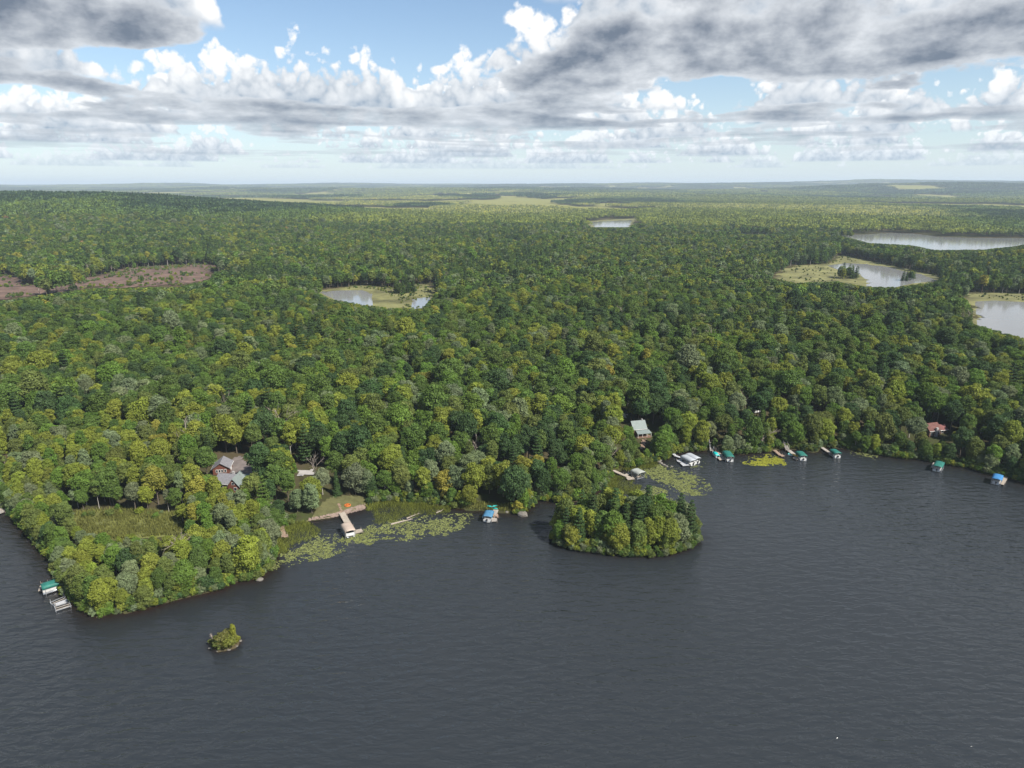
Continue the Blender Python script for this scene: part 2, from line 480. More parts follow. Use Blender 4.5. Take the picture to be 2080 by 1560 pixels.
class MB:
    """collects boxes, bars and tubes into one mesh"""
    def __init__(s): s.V = []; s.F = []
    def add(s, V, F):
        o = len(s.V); s.V += [tuple(map(float, v)) for v in V]; s.F += [tuple(i + o for i in f) for f in F]; return s
    def box(s, c, d, rz=0.0):
        ca, sa = math.cos(rz), math.sin(rz)
        V = []
        for z in (-1, 1):
            for x, y in ((-1, -1), (1, -1), (1, 1), (-1, 1)):
                a, b = x * d[0] / 2, y * d[1] / 2
                V.append((c[0] + a * ca - b * sa, c[1] + a * sa + b * ca, c[2] + z * d[2] / 2))
        return s.add(V, [(3, 2, 1, 0), (4, 5, 6, 7), (0, 1, 5, 4), (1, 2, 6, 5), (2, 3, 7, 6), (3, 0, 4, 7)])
    def bar(s, a, b, r0, r1=None, n=5):
        r1 = r0 if r1 is None else r1
        a = Vector(a); b = Vector(b); d = (b - a).normalized()
        t = d.orthogonal().normalized(); u = d.cross(t)
        V = []
        for p, r in ((a, r0), (b, r1)):
            for k in range(n):
                q = 2 * math.pi * k / n
                V.append(p + t * (r * math.cos(q)) + u * (r * math.sin(q)))
        F = [(k, (k + 1) % n, n + (k + 1) % n, n + k) for k in range(n)] + [tuple(range(n - 1, -1, -1)), tuple(range(n, 2 * n))]
        return s.add(V, F)
    def loft(s, rings, cap=True):
        n = len(rings[0]); V = [v for r in rings for v in r]; F = []
        for j in range(len(rings) - 1):
            for k in range(n):
                F.append((j * n + k, j * n + (k + 1) % n, (j + 1) * n + (k + 1) % n, (j + 1) * n + k))
        if cap:
            F += [tuple(range(n - 1, -1, -1)), tuple(range((len(rings) - 1) * n, len(rings) * n))]
        return s.add(V, F)
    def build(s, name, m, parent=None, smooth_=False):
        return obj(name, mesh(name, s.V, s.F, [m], smooth_), parent)

def set_col(me, name, arr, domain='FACE'):
    a = me.color_attributes.new(name, 'FLOAT_COLOR', 'POINT') if domain == 'POINT' else me.attributes.new(name, 'FLOAT_COLOR', 'FACE')
    b = np.ones((len(arr), 4), np.float32); b[:, :3] = arr if np.ndim(arr) == 2 else np.asarray(arr)[:, None]
    a.data.foreach_set('color', b.ravel())

# ------------------------------------------------------------------ ground and water sheets
def fan_grid():
    ds = [30.0]
    while ds[-1] < 25000: ds.append(ds[-1] * 1.0115)
    ds = np.array(ds); an = np.radians(np.linspace(-78, 78, 330))
    D, A = np.meshgrid(ds, an, indexing='ij')
    return D * np.sin(A), D * np.cos(A), len(ds), len(an)

GX, GY, NR, NA = fan_grid()
GZ = hgt(GX.ravel(), GY.ravel()).reshape(GX.shape)
ids = np.arange(NR * NA).reshape(NR, NA)
GF = np.stack([ids[:-1, :-1], ids[:-1, 1:], ids[1:, 1:], ids[1:, :-1]], -1).reshape(-1, 4)

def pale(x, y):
    """far belts where sunlight is painted into forest and ground colour"""
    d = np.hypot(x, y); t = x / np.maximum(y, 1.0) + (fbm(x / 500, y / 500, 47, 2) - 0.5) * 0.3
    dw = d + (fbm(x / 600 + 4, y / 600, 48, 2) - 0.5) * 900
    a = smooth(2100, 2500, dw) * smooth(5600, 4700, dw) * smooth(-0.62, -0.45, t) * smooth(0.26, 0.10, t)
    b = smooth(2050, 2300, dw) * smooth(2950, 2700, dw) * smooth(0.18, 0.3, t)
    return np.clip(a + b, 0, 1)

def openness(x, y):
    """1 in far meadows and bogs, widened along the painted sunlit belts; 0 in forest"""
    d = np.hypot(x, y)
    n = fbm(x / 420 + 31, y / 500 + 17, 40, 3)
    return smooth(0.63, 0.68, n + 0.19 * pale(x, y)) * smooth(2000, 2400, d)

gme = mesh('ground', np.stack([GX, GY, GZ], -1).reshape(-1, 3), GF, [M['ground']], True)
set_col(gme, 'meadow', openness(GX.ravel(), GY.ravel()), 'POINT')  # meadows, plus ground painted pale along the far sunlit belts
tag(obj('ground', gme), 'forest floor and rolling land under the trees', 'ground', kind='structure')

near = (np.hypot(GX, GY) < 700)
keep = (GZ < 0.6) & near
fk = keep.ravel()[GF].any(1)
used = np.unique(GF[fk]); remap = np.full(NR * NA, -1); remap[used] = np.arange(len(used))
lv = np.stack([GX, GY, np.zeros_like(GX)], -1).reshape(-1, 3)[used]
lf = remap[GF[fk]]
lme = mesh('lake', lv, lf, [M['lake']], True)
set_col(lme, 'depth', np.maximum(-GZ.ravel()[used], 0.0), 'POINT')
tag(obj('lake', lme), 'dark rippled lake water', 'lake', kind='structure')

def sheet(name, pg, z, m, label, cat, step=2.0, dz=None, kind='structure', rag=0.0):
    """a sheet over the polygon; dz drapes it over the land"""
    lo, hi = pg.min(0), pg.max(0)
    nx = int((hi[0] - lo[0]) / step) + 2; ny = int((hi[1] - lo[1]) / step) + 2
    xs = lo[0] + np.arange(nx) * step; ys = lo[1] + np.arange(ny) * step
    X, Y = np.meshgrid(xs, ys, indexing='ij')
    Z = np.full(X.shape, z, float) if dz is None else hgt(X.ravel(), Y.ravel()).reshape(X.shape) + dz
    I = np.arange(nx * ny).reshape(nx, ny)
    F = np.stack([I[:-1, :-1], I[1:, :-1], I[1:, 1:], I[:-1, 1:]], -1).reshape(-1, 4)
    cx = (X[:-1, :-1] + step / 2).ravel(); cy = (Y[:-1, :-1] + step / 2).ravel()
    C = np.stack([cx, cy], -1)
    s = sdist(C, pg) + (fbm(cx / 3 + 9, cy / 3 + 4, 5) - 0.5) * rag + (fbm(cx / 14 + 9, cy / 14 + 4, 6) - 0.5) * 2.2 * rag
    F = F[s < 0]
    u = np.unique(F); rm = np.full(nx * ny, -1); rm[u] = np.arange(len(u))
    V = np.stack([X, Y, Z], -1).reshape(-1, 3)[u]
    me = mesh(name, V, rm[F], [m], True)
    set_col(me, 'depth', np.full(len(V), 1.0), 'POINT')
    return tag(obj(name, me), label, cat, kind=kind)

M['marsh'] = mat('marsh_sedge', (0.145, 0.14, 0.052), 0.95, 0.045, var=0.55)
M['slash'] = mat('logging_slash', (0.115, 0.072, 0.054), 0.95, 0.09, var=0.6, bump=0.8)
M['mud'] = mat('lily_mud', (0.12, 0.10, 0.095), 0.9, 0.1, var=0.4)
PN = {'A': 'reedy forest pond with a tree islet', 'B': 'long bright far lake', 'C': 'crooked pond in a sedge marsh', 'D': 'pale pond with lily mats at the forest edge',
      'E': 'small far pond in a bog', 'F': 'thin sliver of far pond', 'G': 'small bright pool at the east end of the reedy forest pond'}
for k, (lvz, _, mm) in PONDS.items():
    st = {'A': 2.0, 'B': 5, 'C': 3, 'D': 2.5, 'E': 6, 'F': 6, 'G': 2}[k]
    if mm is not None:
        sheet('marsh', PM[k], 0, M['marsh'], 'tan and olive sedge marsh round the ' + PN[k].split(' in ')[0].split(' with ')[0], 'marsh', st, dz=0.06, rag=8.0)
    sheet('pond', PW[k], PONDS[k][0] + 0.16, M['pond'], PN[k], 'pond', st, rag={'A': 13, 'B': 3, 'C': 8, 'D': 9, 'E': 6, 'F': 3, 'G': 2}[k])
CUTW = np.array([on_land(x, y)[:2] for x, y in CUT_PX])
sheet('logged_clearing', CUTW, 0, M['slash'], 'reddish brown logged clearing strewn with slash', 'clearing', 4.0, dz=0.35, rag=9.0)

# ------------------------------------------------------------------ trees
def leaf_quads(P, N, S, rng, spread=0.65):
    n = len(P)
    N = N + rng.normal(0, spread, (n, 3)); N /= np.linalg.norm(N, axis=1)[:, None] + 1e-9
    a = np.cross(N, rng.normal(0, 1, (n, 3))); a /= np.linalg.norm(a, axis=1)[:, None] + 1e-9
    b = np.cross(N, a)
    S = S[:, None]
    j = rng.uniform(0.65, 1.25, (n, 4, 1))
    V = np.stack([P + a * S * j[:, 0] - N * S * 0.25, P + b * S * 0.8 * j[:, 1], P - a * S * j[:, 2] - N * S * 0.25, P - b * S * 0.8 * j[:, 3]], 1)
    return V.reshape(-1, 3), np.arange(4 * n).reshape(-1, 4)

def sph(n, rng):
    v = rng.normal(0, 1, (n, 3)); return v / np.linalg.norm(v, axis=1)[:, None]

def broadleaf_crown(rng, Ht=14.0, Rc=3.9, base=0.26, nl=1500, nb=20, ls=0.42, tall=1.0):
    """blobs of leaves on a domed crown; returns verts, faces, per-face shade, blob centres"""
    zc0 = Ht * base
    cz = Ht * (0.5 + base * 0.5); hz_ = (Ht - zc0) / 2
    C = []; Rb = []
    for i in range(nb):
        t = (i + 0.5) / nb
        z = -0.85 + 1.8 * t
        rr = math.sqrt(max(0.05, 1 - min(abs(z), 0.98) ** 2.2)) * (0.92 if z < 0.3 else 0.85)
        q = i * 2.4 + rng.uniform(-0.5, 0.5)
        k = rng.uniform(0.45, 0.88) * rr
        C.append((Rc * k * math.cos(q), Rc * k * math.sin(q), cz + hz_ * z * 0.82 + rng.uniform(-0.5, 0.5)))
        Rb.append(Rc * rng.uniform(0.26, 0.44) * (1.0 - 0.25 * abs(z)))
    C.append((0, 0, cz)); Rb.append(Rc * 0.5)
    C = np.array(C); Rb = np.array(Rb)
    w = Rb ** 2; cnt = np.maximum((nl * w / w.sum()).astype(int), 4)
    P = []; N = []; S = []; sh = []
    for c, r, k in zip(C, Rb, cnt):
        d = sph(k, rng); d[:, 2] = np.where(d[:, 2] < -0.35, -d[:, 2], d[:, 2])
        rad = r * rng.uniform(0.72, 1.1, k)
        P.append(c + d * rad[:, None] * np.array([1.08, 1.08, 0.82])); N.append(d + np.array([0, 0, 0.25]))
        S.append(rng.uniform(0.7, 1.3, k) * ls); sh.append(np.full(k, rng.uniform(0.72, 1.25)) * rng.uniform(0.8, 1.2, k))
    k = int(nl * 0.3)                      # leaves between the blobs close the dome
    d = sph(k, rng); d[:, 2] = np.where(d[:, 2] < -0.6, -d[:, 2], d[:, 2])
    P.append(np.array([0, 0, cz]) + d * rng.uniform(0.6, 0.86, k)[:, None] * np.array([Rc, Rc, hz_])); N.append(d + np.array([0, 0, 0.25]))
    S.append(rng.uniform(0.8, 1.4, k) * ls); sh.append(rng.uniform(0.8, 1.1, k))
    V, F = leaf_quads(np.vstack(P), np.vstack(N), np.concatenate(S), rng)
    return V, F, np.concatenate(sh), C

def pine_crown(rng, Ht=15.0, Rc=3.2, nl=1500, ls=0.36, base=0.2, spire=0.0):
    P = []; N = []; S = []; sh = []
    z = Ht * base; tiers = []
    while z < Ht * 0.97:
        t = (z - Ht * base) / (Ht * (1 - base))
        r = Rc * ((1 - t) ** (0.9 if spire else 0.62)) * rng.uniform(0.82, 1.1) + 0.25
        tiers.append((z, r)); z += (0.8 if spire else 1.15) * rng.uniform(0.85, 1.15)
    tot = sum(r for _, r in tiers)
    for z, r in tiers:
        nbr = 6
        a0 = rng.uniform(0, 6)
        for b in range(nbr):
            a = a0 + b * 2 * math.pi / nbr + rng.uniform(-0.25, 0.25); L = r * rng.uniform(0.7, 1.12)
            k = max(int(nl * r / tot / nbr), 3)
            u = rng.uniform(0.15, 1, k) ** 0.7
            lat = rng.normal(0, 0.22, k) * L * (0.4 + u * 0.6)
            x = math.cos(a) * u * L - math.sin(a) * lat; y = math.sin(a) * u * L + math.cos(a) * lat
            zz_ = z + u * L * (0.16 if not spire else -0.22) + rng.normal(0, 0.13, k)
            P.append(np.stack([x, y, zz_], -1)); N.append(np.tile([math.cos(a) * 0.35, math.sin(a) * 0.35, 1.0], (k, 1)))
            S.append(rng.uniform(0.7, 1.3, k) * ls); sh.append(np.full(k, rng.uniform(0.8, 1.15)) * rng.uniform(0.85, 1.15, k))
    V, F = leaf_quads(np.vstack(P), np.vstack(N), np.concatenate(S), rng, 0.35)
    return V, F, np.concatenate(sh), None

def trunk_mb(rng, Ht, r, blobs=None, top=0.8):
    b = MB(); p = Vector((0, 0, -0.6)); lean = Vector((rng.uniform(-0.25, 0.25), rng.uniform(-0.25, 0.25), 0))
    pts = [Vector((0, 0, -0.6))] + [Vector((0, 0, Ht * top * k / 4)) + lean * k * 0.5 for k in (1, 2, 3, 4)]
    for k in range(4):
        b.bar(pts[k], pts[k + 1], r * (1 - 0.2 * k), r * (1 - 0.2 * (k + 1)), 6)
    if blobs is not None:
        for c in blobs[:-1:2]:
            z0 = max(Ht * 0.2, c[2] - 2.0)
            f = min(z0 / (Ht * top), 1) * 4; k = min(int(f), 3)
            s_ = pts[k].lerp(pts[k + 1], f - k)
            b.bar(s_, c, r * 0.38, r * 0.1, 4)
    return b

def dead_mb(rng, Ht):
    b = MB()
    def grow(p, d, L, r, lv):
        e = p + d * L; b.bar(p, e, r, r * 0.6, 4)
        if lv == 0: return
        for k in range(3 if lv > 1 else 4):
            nd = (d + Vector(rng.normal(0, 0.55, 3)) + Vector((0, 0, 0.12))).normalized()
            grow(p + d * L * rng.uniform(0.45, 1.0), nd, L * rng.uniform(0.5, 0.75), r * 0.5, lv - 1)
    grow(Vector((0, 0, -0.4)), Vector((0.05, 0, 1)).normalized(), Ht * 0.5, 0.2, 3)
    return b

LIB = bpy.data.collections.new('forest_library')      # sources of the forest masses, not linked to the scene
VAR = []                                              # near variants: (crown mesh, trunk mesh, kind)

def crown_mesh(name, res):
    V, F, sh, _ = res
    me = mesh(name, V, F, [M['leaf']])
    set_col(me, 'var', sh)
    return me

def joined(name, res, tb, bark):
    V, F, sh, _ = res
    TV = np.array(tb.V, np.float32)
    n0 = len(V)
    me = bpy.data.meshes.new(name)
    faces = F.tolist() + [tuple(i + n0 for i in f) for f in tb.F]
    me.from_pydata(np.vstack([V, TV]).tolist(), [], faces); me.update()
    me.materials.append(M['leaf']); me.materials.append(bark)
    mi = np.zeros(len(faces), np.int32); mi[len(F):] = 1
    me.polygons.foreach_set('material_index', mi)
    set_col(me, 'var', np.concatenate([sh, np.ones(len(tb.F))]))
    return me

SPEC = []
for i in range(8):   # broad crowns
    SPEC.append(('broad', dict(Ht=RNG.uniform(12.5, 15.5), Rc=RNG.uniform(3.5, 4.5), base=RNG.uniform(0.2, 0.32), nl=4200, nb=int(RNG.integers(20, 28)), ls=0.25)))
for i in range(3):   # slim, upright crowns
    SPEC.append(('slim', dict(Ht=RNG.uniform(13.5, 16), Rc=RNG.uniform(2.3, 2.8), base=0.3, nl=3000, nb=18, ls=0.235)))
for i in range(3):
    SPEC.append(('pine', dict(Ht=RNG.uniform(14, 16), Rc=RNG.uniform(2.8, 3.4), nl=3400, ls=0.23, base=0.12)))
for i in range(2):
    SPEC.append(('spruce', dict(Ht=RNG.uniform(12, 15), Rc=2.1, nl=2800, ls=0.22, base=0.06, spire=1.0)))
for i in range(3):   # shrubs, leafy to the ground
    SPEC.append(('shrub', dict(Ht=3.2, Rc=1.9, base=0.0, nl=1000, nb=12, ls=0.2)))
for i in range(4):   # waterside trees, leafy almost to the ground
    SPEC.append(('broad', dict(Ht=RNG.uniform(11.5, 14), Rc=RNG.uniform(3.6, 4.4), base=0.03, nl=5000, nb=30, ls=0.25)))
KINDS = [s[0] for s in SPEC] + ['bare']
NV = len(SPEC)
for i, (k, kw) in enumerate(SPEC):
    rg = np.random.default_rng(100 + i)
    fn = pine_crown if k in ('pine', 'spruce') else broadleaf_crown
    res = fn(rg, **kw)
    tb = trunk_mb(rg, kw['Ht'], {'shrub': 0.07, 'slim': 0.16, 'spruce': 0.16}.get(k, 0.24), res[3], 0.9 if k in ('pine', 'spruce') else 0.72)
    bark = M['birch'] if (k == 'slim' or i in (1, 4)) else M['bark']
    VAR.append((crown_mesh(k + '_crown', res), mesh('trunk', tb.V, tb.F, [bark]), k, kw['Ht'], kw['Rc']))
    LIB.objects.link(bpy.data.objects.new('v%02d' % i, joined('tree_' + k, res, tb, bark)))
db = dead_mb(np.random.default_rng(12), 15.0)
dmesh = mesh('bare_crown', db.V, db.F, [M['dead']])
VAR.append((dmesh, dmesh, 'bare', 14.0, 2.5))
LIB.objects.link(bpy.data.objects.new('v%02d' % NV, dmesh))
# lighter copies for the middle distance
LIB2 = bpy.data.collections.new('forest_library_middle')
for i, (k, kw) in enumerate(SPEC):
    rg = np.random.default_rng(300 + i)
    kw2 = dict(kw); kw2['nl'] = 520; kw2['ls'] = kw['ls'] * 2.4
    fn = pine_crown if k in ('pine', 'spruce') else broadleaf_crown
    res = fn(rg, **kw2)
    tb = MB().bar((0, 0, -0.5), (0, 0, kw['Ht'] * 0.7), 0.24, 0.1, 4)
    LIB2.objects.link(bpy.data.objects.new('m%02d' % i, joined('tree_m_' + k, res, tb, M['birch'] if k == 'slim' else M['bark'])))

LIB2.objects.link(bpy.data.objects.new('m%02d' % NV, dmesh))
PAL = {'green': (0.094, 0.148, 0.032), 'yellow-green': (0.200, 0.232, 0.036), 'silver-green': (0.165, 0.205, 0.098), 'dark green': (0.058, 0.100, 0.034),
       'olive': (0.132, 0.166, 0.042), 'golden': (0.255, 0.245, 0.042), 'rusty': (0.22, 0.14, 0.06), 'fresh green': (0.115, 0.188, 0.032)}
PN_ = list(PAL)

def pick_colours(x, y, kinds, rng, zone=None):
    n = len(x)
    f = fbm(x / 55 + 3, y / 55 + 8, 60, 2)
    u = rng.uniform(0, 1, n)
    base_p = np.tile(np.array([0.36, 0.11, 0.10, 0.15, 0.13, 0.006, 0.0003, 0.125]), (n, 1))
    base_p[:, 1] += np.maximum(f - 0.5, 0) * 0.7; base_p[:, 3] += np.maximum(0.5 - f, 0) * 0.7
    if zone is not None:
        y_ = zone == 1                         # the islands, and the bright stand whose sunlight is painted as yellow crowns
        base_p[y_] = [0.10, 0.46, 0.10, 0.0, 0.16, 0.02, 0.0005, 0.15]
        z_ = zone == 2                         # pale shore willows and poplars
        base_p[z_] = [0.20, 0.24, 0.22, 0.04, 0.16, 0.012, 0.0005, 0.13]
    base_p /= base_p.sum(1)[:, None]
    c = (base_p.cumsum(1) < u[:, None]).sum(1).clip(0, len(PN_) - 1)
    con = np.isin(kinds, ('pine', 'spruce'))
    c = np.where(con, np.where(u < 0.75, 3, 0), c)
    rgb = np.array([PAL[k] for k in PN_])[c]
    rgb = rgb * rng.uniform(0.86, 1.14, (n, 1)) * (1 + rng.normal(0, 0.03, (n, 3)))
    return c, np.clip(rgb, 0.01, 0.4)

# where trees may not stand, and what they may not hide (outlines in the photograph's pixels)
VIEW = [np.array(v[2] or v[1], float) for v in PONDS.values()]
VIEW += [np.array(CUT_PX, float)]
VIEW += [np.array(q, float) for q in (
    [(434, 942), (445, 936), (470, 936), (486, 932), (506, 941), (520, 950), (508, 960), (494, 970), (482, 986), (464, 990), (444, 974)],   # lodge and drive
    [(608, 955), (636, 955), (632, 964), (608, 966)],
    [(1244, 832), (1272, 845), (1266, 849), (1246, 842)],
    [(1286, 858), (1308, 856), (1326, 880), (1320, 893), (1304, 893), (1292, 874)],
    [(1300, 896), (1314, 894), (1308, 912), (1298, 908)],
    [(1530, 828), (1544, 828), (1544, 840), (1530, 840)],
    [(1650, 816), (1674, 816), (1674, 832), (1650, 832)],
    [(1886, 866), (1912, 866), (1920, 888), (1890, 900)],
    [(628, 1056), (648, 1024), (690, 1012), (732, 1012), (748, 1024), (738, 1034), (680, 1050)],                                            # lawn and beach
    [(930, 1020), (1000, 1020), (1034, 1028), (1040, 1041), (985, 1040), (940, 1036)],
    [(1436, 902), (1462, 904), (1462, 922), (1440, 914)],
    [(150, 1046), (250, 1043), (372, 1058), (366, 1084), (260, 1084), (170, 1078)],                                                         # sedge on the peninsula
    [(1664, 900), (1680, 900), (1680, 912), (1664, 912)],
    [(1568, 908), (1612, 905), (1612, 916), (1570, 916)],
    [(1240, 948), (1330, 938), (1325, 950), (1250, 962)],
)]
SEDGE = poly([(120, 1046), (250, 1044), (385, 1058), (390, 1098), (260, 1104), (150, 1098), (110, 1075)], 1.0)
MEADOW = poly([(135, 1050), (250, 1049), (372, 1060), (376, 1090), (260, 1094), (155, 1090), (120, 1074)], 1.0)
LAWN = np.array([on_land(x, y)[:2] for x, y in [(627, 1056), (640, 1032), (668, 1010), (740, 1008), (752, 1020), (738, 1030), (680, 1047)]])
HOUSE_CLEAR = []      # (x, y, radius)
for px_, py_, rad in ((466, 990, 8), (450, 955, 5.5), (487, 950, 8), (508, 950, 6), (482, 936, 3.5), (622, 960, 7), (1258, 842, 5), (1306, 886, 9), (1306, 902, 4), (1537, 836, 5),
                      (1662, 828, 7), (1902, 886, 8), (1828, 848, 5), (985, 1030, 4), (1010, 1030, 4)):
    q = on_land(px_, py_); HOUSE_CLEAR.append((q[0], q[1], rad))

def site_ok(x, y, cover=1.0):
    P = np.stack([x, y], -1)
    ok = np.ones(len(x), bool)
    for pg in PM.values(): ok &= sdist(P, pg) > 2.0
    ok &= ~inside(P, CUTW)
    ok &= ~inside(P, MEADOW) & ~inside(P, LAWN)
    for hx, hy, r in HOUSE_CLEAR: ok &= np.hypot(x - hx, y - hy) > r
    return ok

def clear_views(x, y, z, s, H_, Rc_):
    """shrink or drop trees that would hide something seen in the photograph"""
    s = s.copy(); okall = np.ones(len(x), bool)
    bx, by = to_px(np.stack([x, y, z], -1))
    for pg in VIEW:
        lo = pg.min(0); hi = pg.max(0)
        cand = np.where((bx > lo[0] - 60) & (bx < hi[0] + 60) & (by > lo[1] - 4) & (by < hi[1] + 170))[0]
        if len(cand) == 0: continue
        for it in range(9):
            hit = np.zeros(len(cand), bool)
            for fz, fx in ((1.0, 0), (0.95, 0.4), (0.95, -0.4), (0.8, 0.85), (0.8, -0.85), (0.6, 0.0), (0.6, 1.0), (0.6, -1.0)):
                Q = np.stack([x[cand] + fx * Rc_[cand] * s[cand], y[cand], z[cand] + fz * H_[cand] * s[cand]], -1)
                qx, qy = to_px(Q)
                hit |= inside(np.stack([qx, qy], -1), pg)
            if not hit.any(): break
            s[cand[hit]] *= 0.84
            if it == 8: okall[cand[hit]] = False
    return s, okall & (s > 0.3)

ISLE_C = ISLE.mean(0)
def scatter(step, x0, x1, y0, y1, rng):
    nx = int((x1 - x0) / step); ny = int((y1 - y0) / step)
    I, J = np.meshgrid(np.arange(nx), np.arange(ny), indexing='ij')
    x = x0 + (I + 0.5 * (J % 2) + rng.uniform(-0.34, 0.34, I.shape)) * step
    y = y0 + (J + rng.uniform(-0.34, 0.34, I.shape)) * step
    return x.ravel(), y.ravel()

def in_fan(x, y, lo, hi, half):
    d = np.hypot(x, y); return (d > lo) & (d < hi) & (np.abs(np.arctan2(x, y)) < R(half))

rg = np.random.default_rng(5)
# zones with small, dense trees: the peninsula and the bright stand behind it
PENIN = poly([(-80, 1022), (18, 1034), (116, 1168), (145, 1213), (199, 1253), (343, 1222), (549, 1158), (556, 1100), (540, 1068), (400, 1060), (300, 1045), (150, 1040), (60, 1000), (-80, 980)])
BRIGHT = np.array([on_land(x, y)[:2] for x, y in [(-120, 900), (0, 895), (230, 880), (400, 930), (430, 990), (520, 1040), (545, 1068), (400, 1060), (150, 1040), (0, 1020), (-120, 1010)]])

T_ = []   # rows: x, y, variant, scale, zone
def add_trees(x, y, var, sc, zone):
    T_.append(np.stack([x, y, var, sc, zone], -1))

# islands and peninsula
x, y = scatter(3.3, -160, 120, 90, 260, rg)
P = np.stack([x, y], -1)
isl = sdist(P, ISLE) < -0.4
pen = inside(P, PENIN) & (sdist(P, LAKE) > 0.3)
k = isl
v = rg.choice([0, 1, 2, 3, 4, 5, 6, 7, 11, 12, 13], k.sum())
v = np.where(sdist(P[k], ISLE) > -5.5, rg.choice([19, 20, 21, 22, 12], k.sum()), v)
add_trees(x[k], y[k], v, rg.uniform(0.62, 0.84, k.sum()), np.where(rg.random(k.sum()) < 0.6, 1, 0))
k = pen
v = np.where(sdist(P[k], LAKE) < 6, rg.integers(19, 23, k.sum()), rg.integers(0, 11, k.sum()))
add_trees(x[k], y[k], v, rg.uniform(0.42, 0.68, k.sum()), np.where(rg.random(k.sum()) < 0.6, 2, 1))
x, y = scatter(4.7, -330, 40, 150, 330, rg)
P = np.stack([x, y], -1)
k = inside(P, BRIGHT) & ~inside(P, PENIN) & (sdist(P, LAKE) > 1.0)
add_trees(x[k], y[k], rg.integers(0, 11, k.sum()), rg.uniform(0.6, 0.85, k.sum()), np.ones(k.sum()))
# the forest round the lake
x, y = scatter(5.1, -1100, 1100, 130, 1450, rg)
k = in_fan(x, y, 130, 1420, 45)
x, y = x[k], y[k]
P = np.stack([x, y], -1)
sl = sdist(P, LAKE)
k = (sl > 0.5) & ~inside(P, PENIN) & ~inside(P, BRIGHT)
x, y, sl = x[k], y[k], sl[k]
n = len(x)
conn = fbm(x / 120 + 11, y / 120 + 2, 70, 2)
pc = np.clip((conn - 0.56) * 3.0, 0, 0.6) * smooth(60, 300, sl) + 0.08
isc = rg.random(n) < pc
var = np.where(isc, rg.integers(11, 16, n), rg.integers(0, 11, n))
var = np.where(~isc & (rg.random(n) < 0.55), rg.integers(0, 8, n), var)
var = np.where(rg.random(n) < 0.008, NV, var)
var = np.where((sl < 9) & (rg.random(n) < 0.6), rg.integers(19, 23, n), var)
sc = (0.58 + 0.5 * rg.random(n) ** 0.8 + 0.30 * (rg.random(n) < 0.05)) * (0.82 + 0.18 * smooth(2, 40, sl))
add_trees(x, y, var, sc, np.where((sl < 12) & (rg.random(n) < 0.6), 2, 0))
# shrubs along the waterline
sh_w = poly(SHORE)
def shore_row(pts, gap, off, jig, isle=False):
    out = []
    for a, b in zip(pts[:-1], pts[1:]):
        L = np.hypot(*(b - a)); d = (b - a) / max(L, 1e-6); nrm = np.array([-d[1], d[0]]); mid = (a + b) / 2 + nrm * 0.4
        inl = (sdist(mid[None], ISLE)[0] < 0) if isle else (sdist(mid[None], LAKE)[0] > 0)
        if not inl: nrm = -nrm
        for t in (np.arange(max(int(L / gap), 1)) + rg.random(max(int(L / gap), 1))) * gap / max(L, gap):
            out.append(a + (b - a) * min(t, 1) + nrm * (off + rg.uniform(-jig, jig)))
    out = np.array(out)
    return out[np.hypot(*out.T) < 520]
ip = np.vstack([ISLE, ISLE[:1]])
for pts, isle, k2 in ((sh_w[1:25], False, 0.9), (sh_w[25:-1], False, 1.0), (ip, True, 0.9)):
    for gap, off, jig, lo, hi in ((1.0, -0.25, 0.3, 0.4, 0.8), (1.5, 1.1, 0.6, 0.6, 1.15)):
        q = shore_row(pts, gap, off, jig, isle)
        add_trees(q[:, 0], q[:, 1], rg.integers(16, 19, len(q)), rg.uniform(lo, hi, len(q)) * k2, np.where(rg.random(len(q)) < 0.5, 2, 0))
    q = shore_row(pts, 3.6, 1.3, 0.7, isle)
    add_trees(q[:, 0], q[:, 1], rg.integers(19, 23, len(q)), rg.uniform(0.34, 0.6, len(q)), np.where(rg.random(len(q)) < 0.6, 2, 0 if not isle else 1))
# peninsula sedge shrubs
x, y = scatter(3.2, -160, -60, 120, 220, rg); k = inside(np.stack([x, y], -1), SEDGE) & (rg.random(len(x)) < 0.7)
xm, ym = x[k], y[k]

A = np.vstack(T_)
A = A[site_ok(A[:, 0], A[:, 1])]
A = np.vstack([A, np.stack([xm, ym, rg.integers(16, 19, len(xm)), rg.uniform(0.18, 0.42, len(xm)) * np.where(edge_dist(np.stack([xm, ym], -1), MEADOW) < 4.0, 1.9, 1.0), np.full(len(xm), 2)], -1)])   # low bushes in the sedge
z = hgt(A[:, 0], A[:, 1]); ok = z > -0.2
A = A[ok]; z = np.maximum(z[ok], 0.04)
Hs = np.array([v[3] for v in VAR]); Rs = np.array([v[4] for v in VAR])
vi = A[:, 2].astype(int)
s2, ok = clear_views(A[:, 0], A[:, 1], z, A[:, 3], Hs[vi], Rs[vi])
A[:, 3] = s2; A = A[ok]; z = z[ok]; vi = vi[ok]
for (xa, xb, yb, lv_, hh, n_) in ((797, 846, 598, 5.0, 0.72, 14), (1705, 1748, 567, 3.0, 0.95, 12), (1830, 1870, 572, 3.0, 0.7, 8), (940, 975, 588, 5.0, 0.8, 5)):
    q = np.array([at(rg.uniform(xa, xb), yb - rg.uniform(0, 3.5), lv_) for _ in range(n_)])
    A = np.vstack([A, np.stack([q[:, 0], q[:, 1], rg.choice([11, 12, 14, 15, 19], n_), rg.uniform(0.8, 1.15, n_) * hh, np.zeros(n_)], -1)]); z = np.concatenate([z, np.full(n_, lv_)])
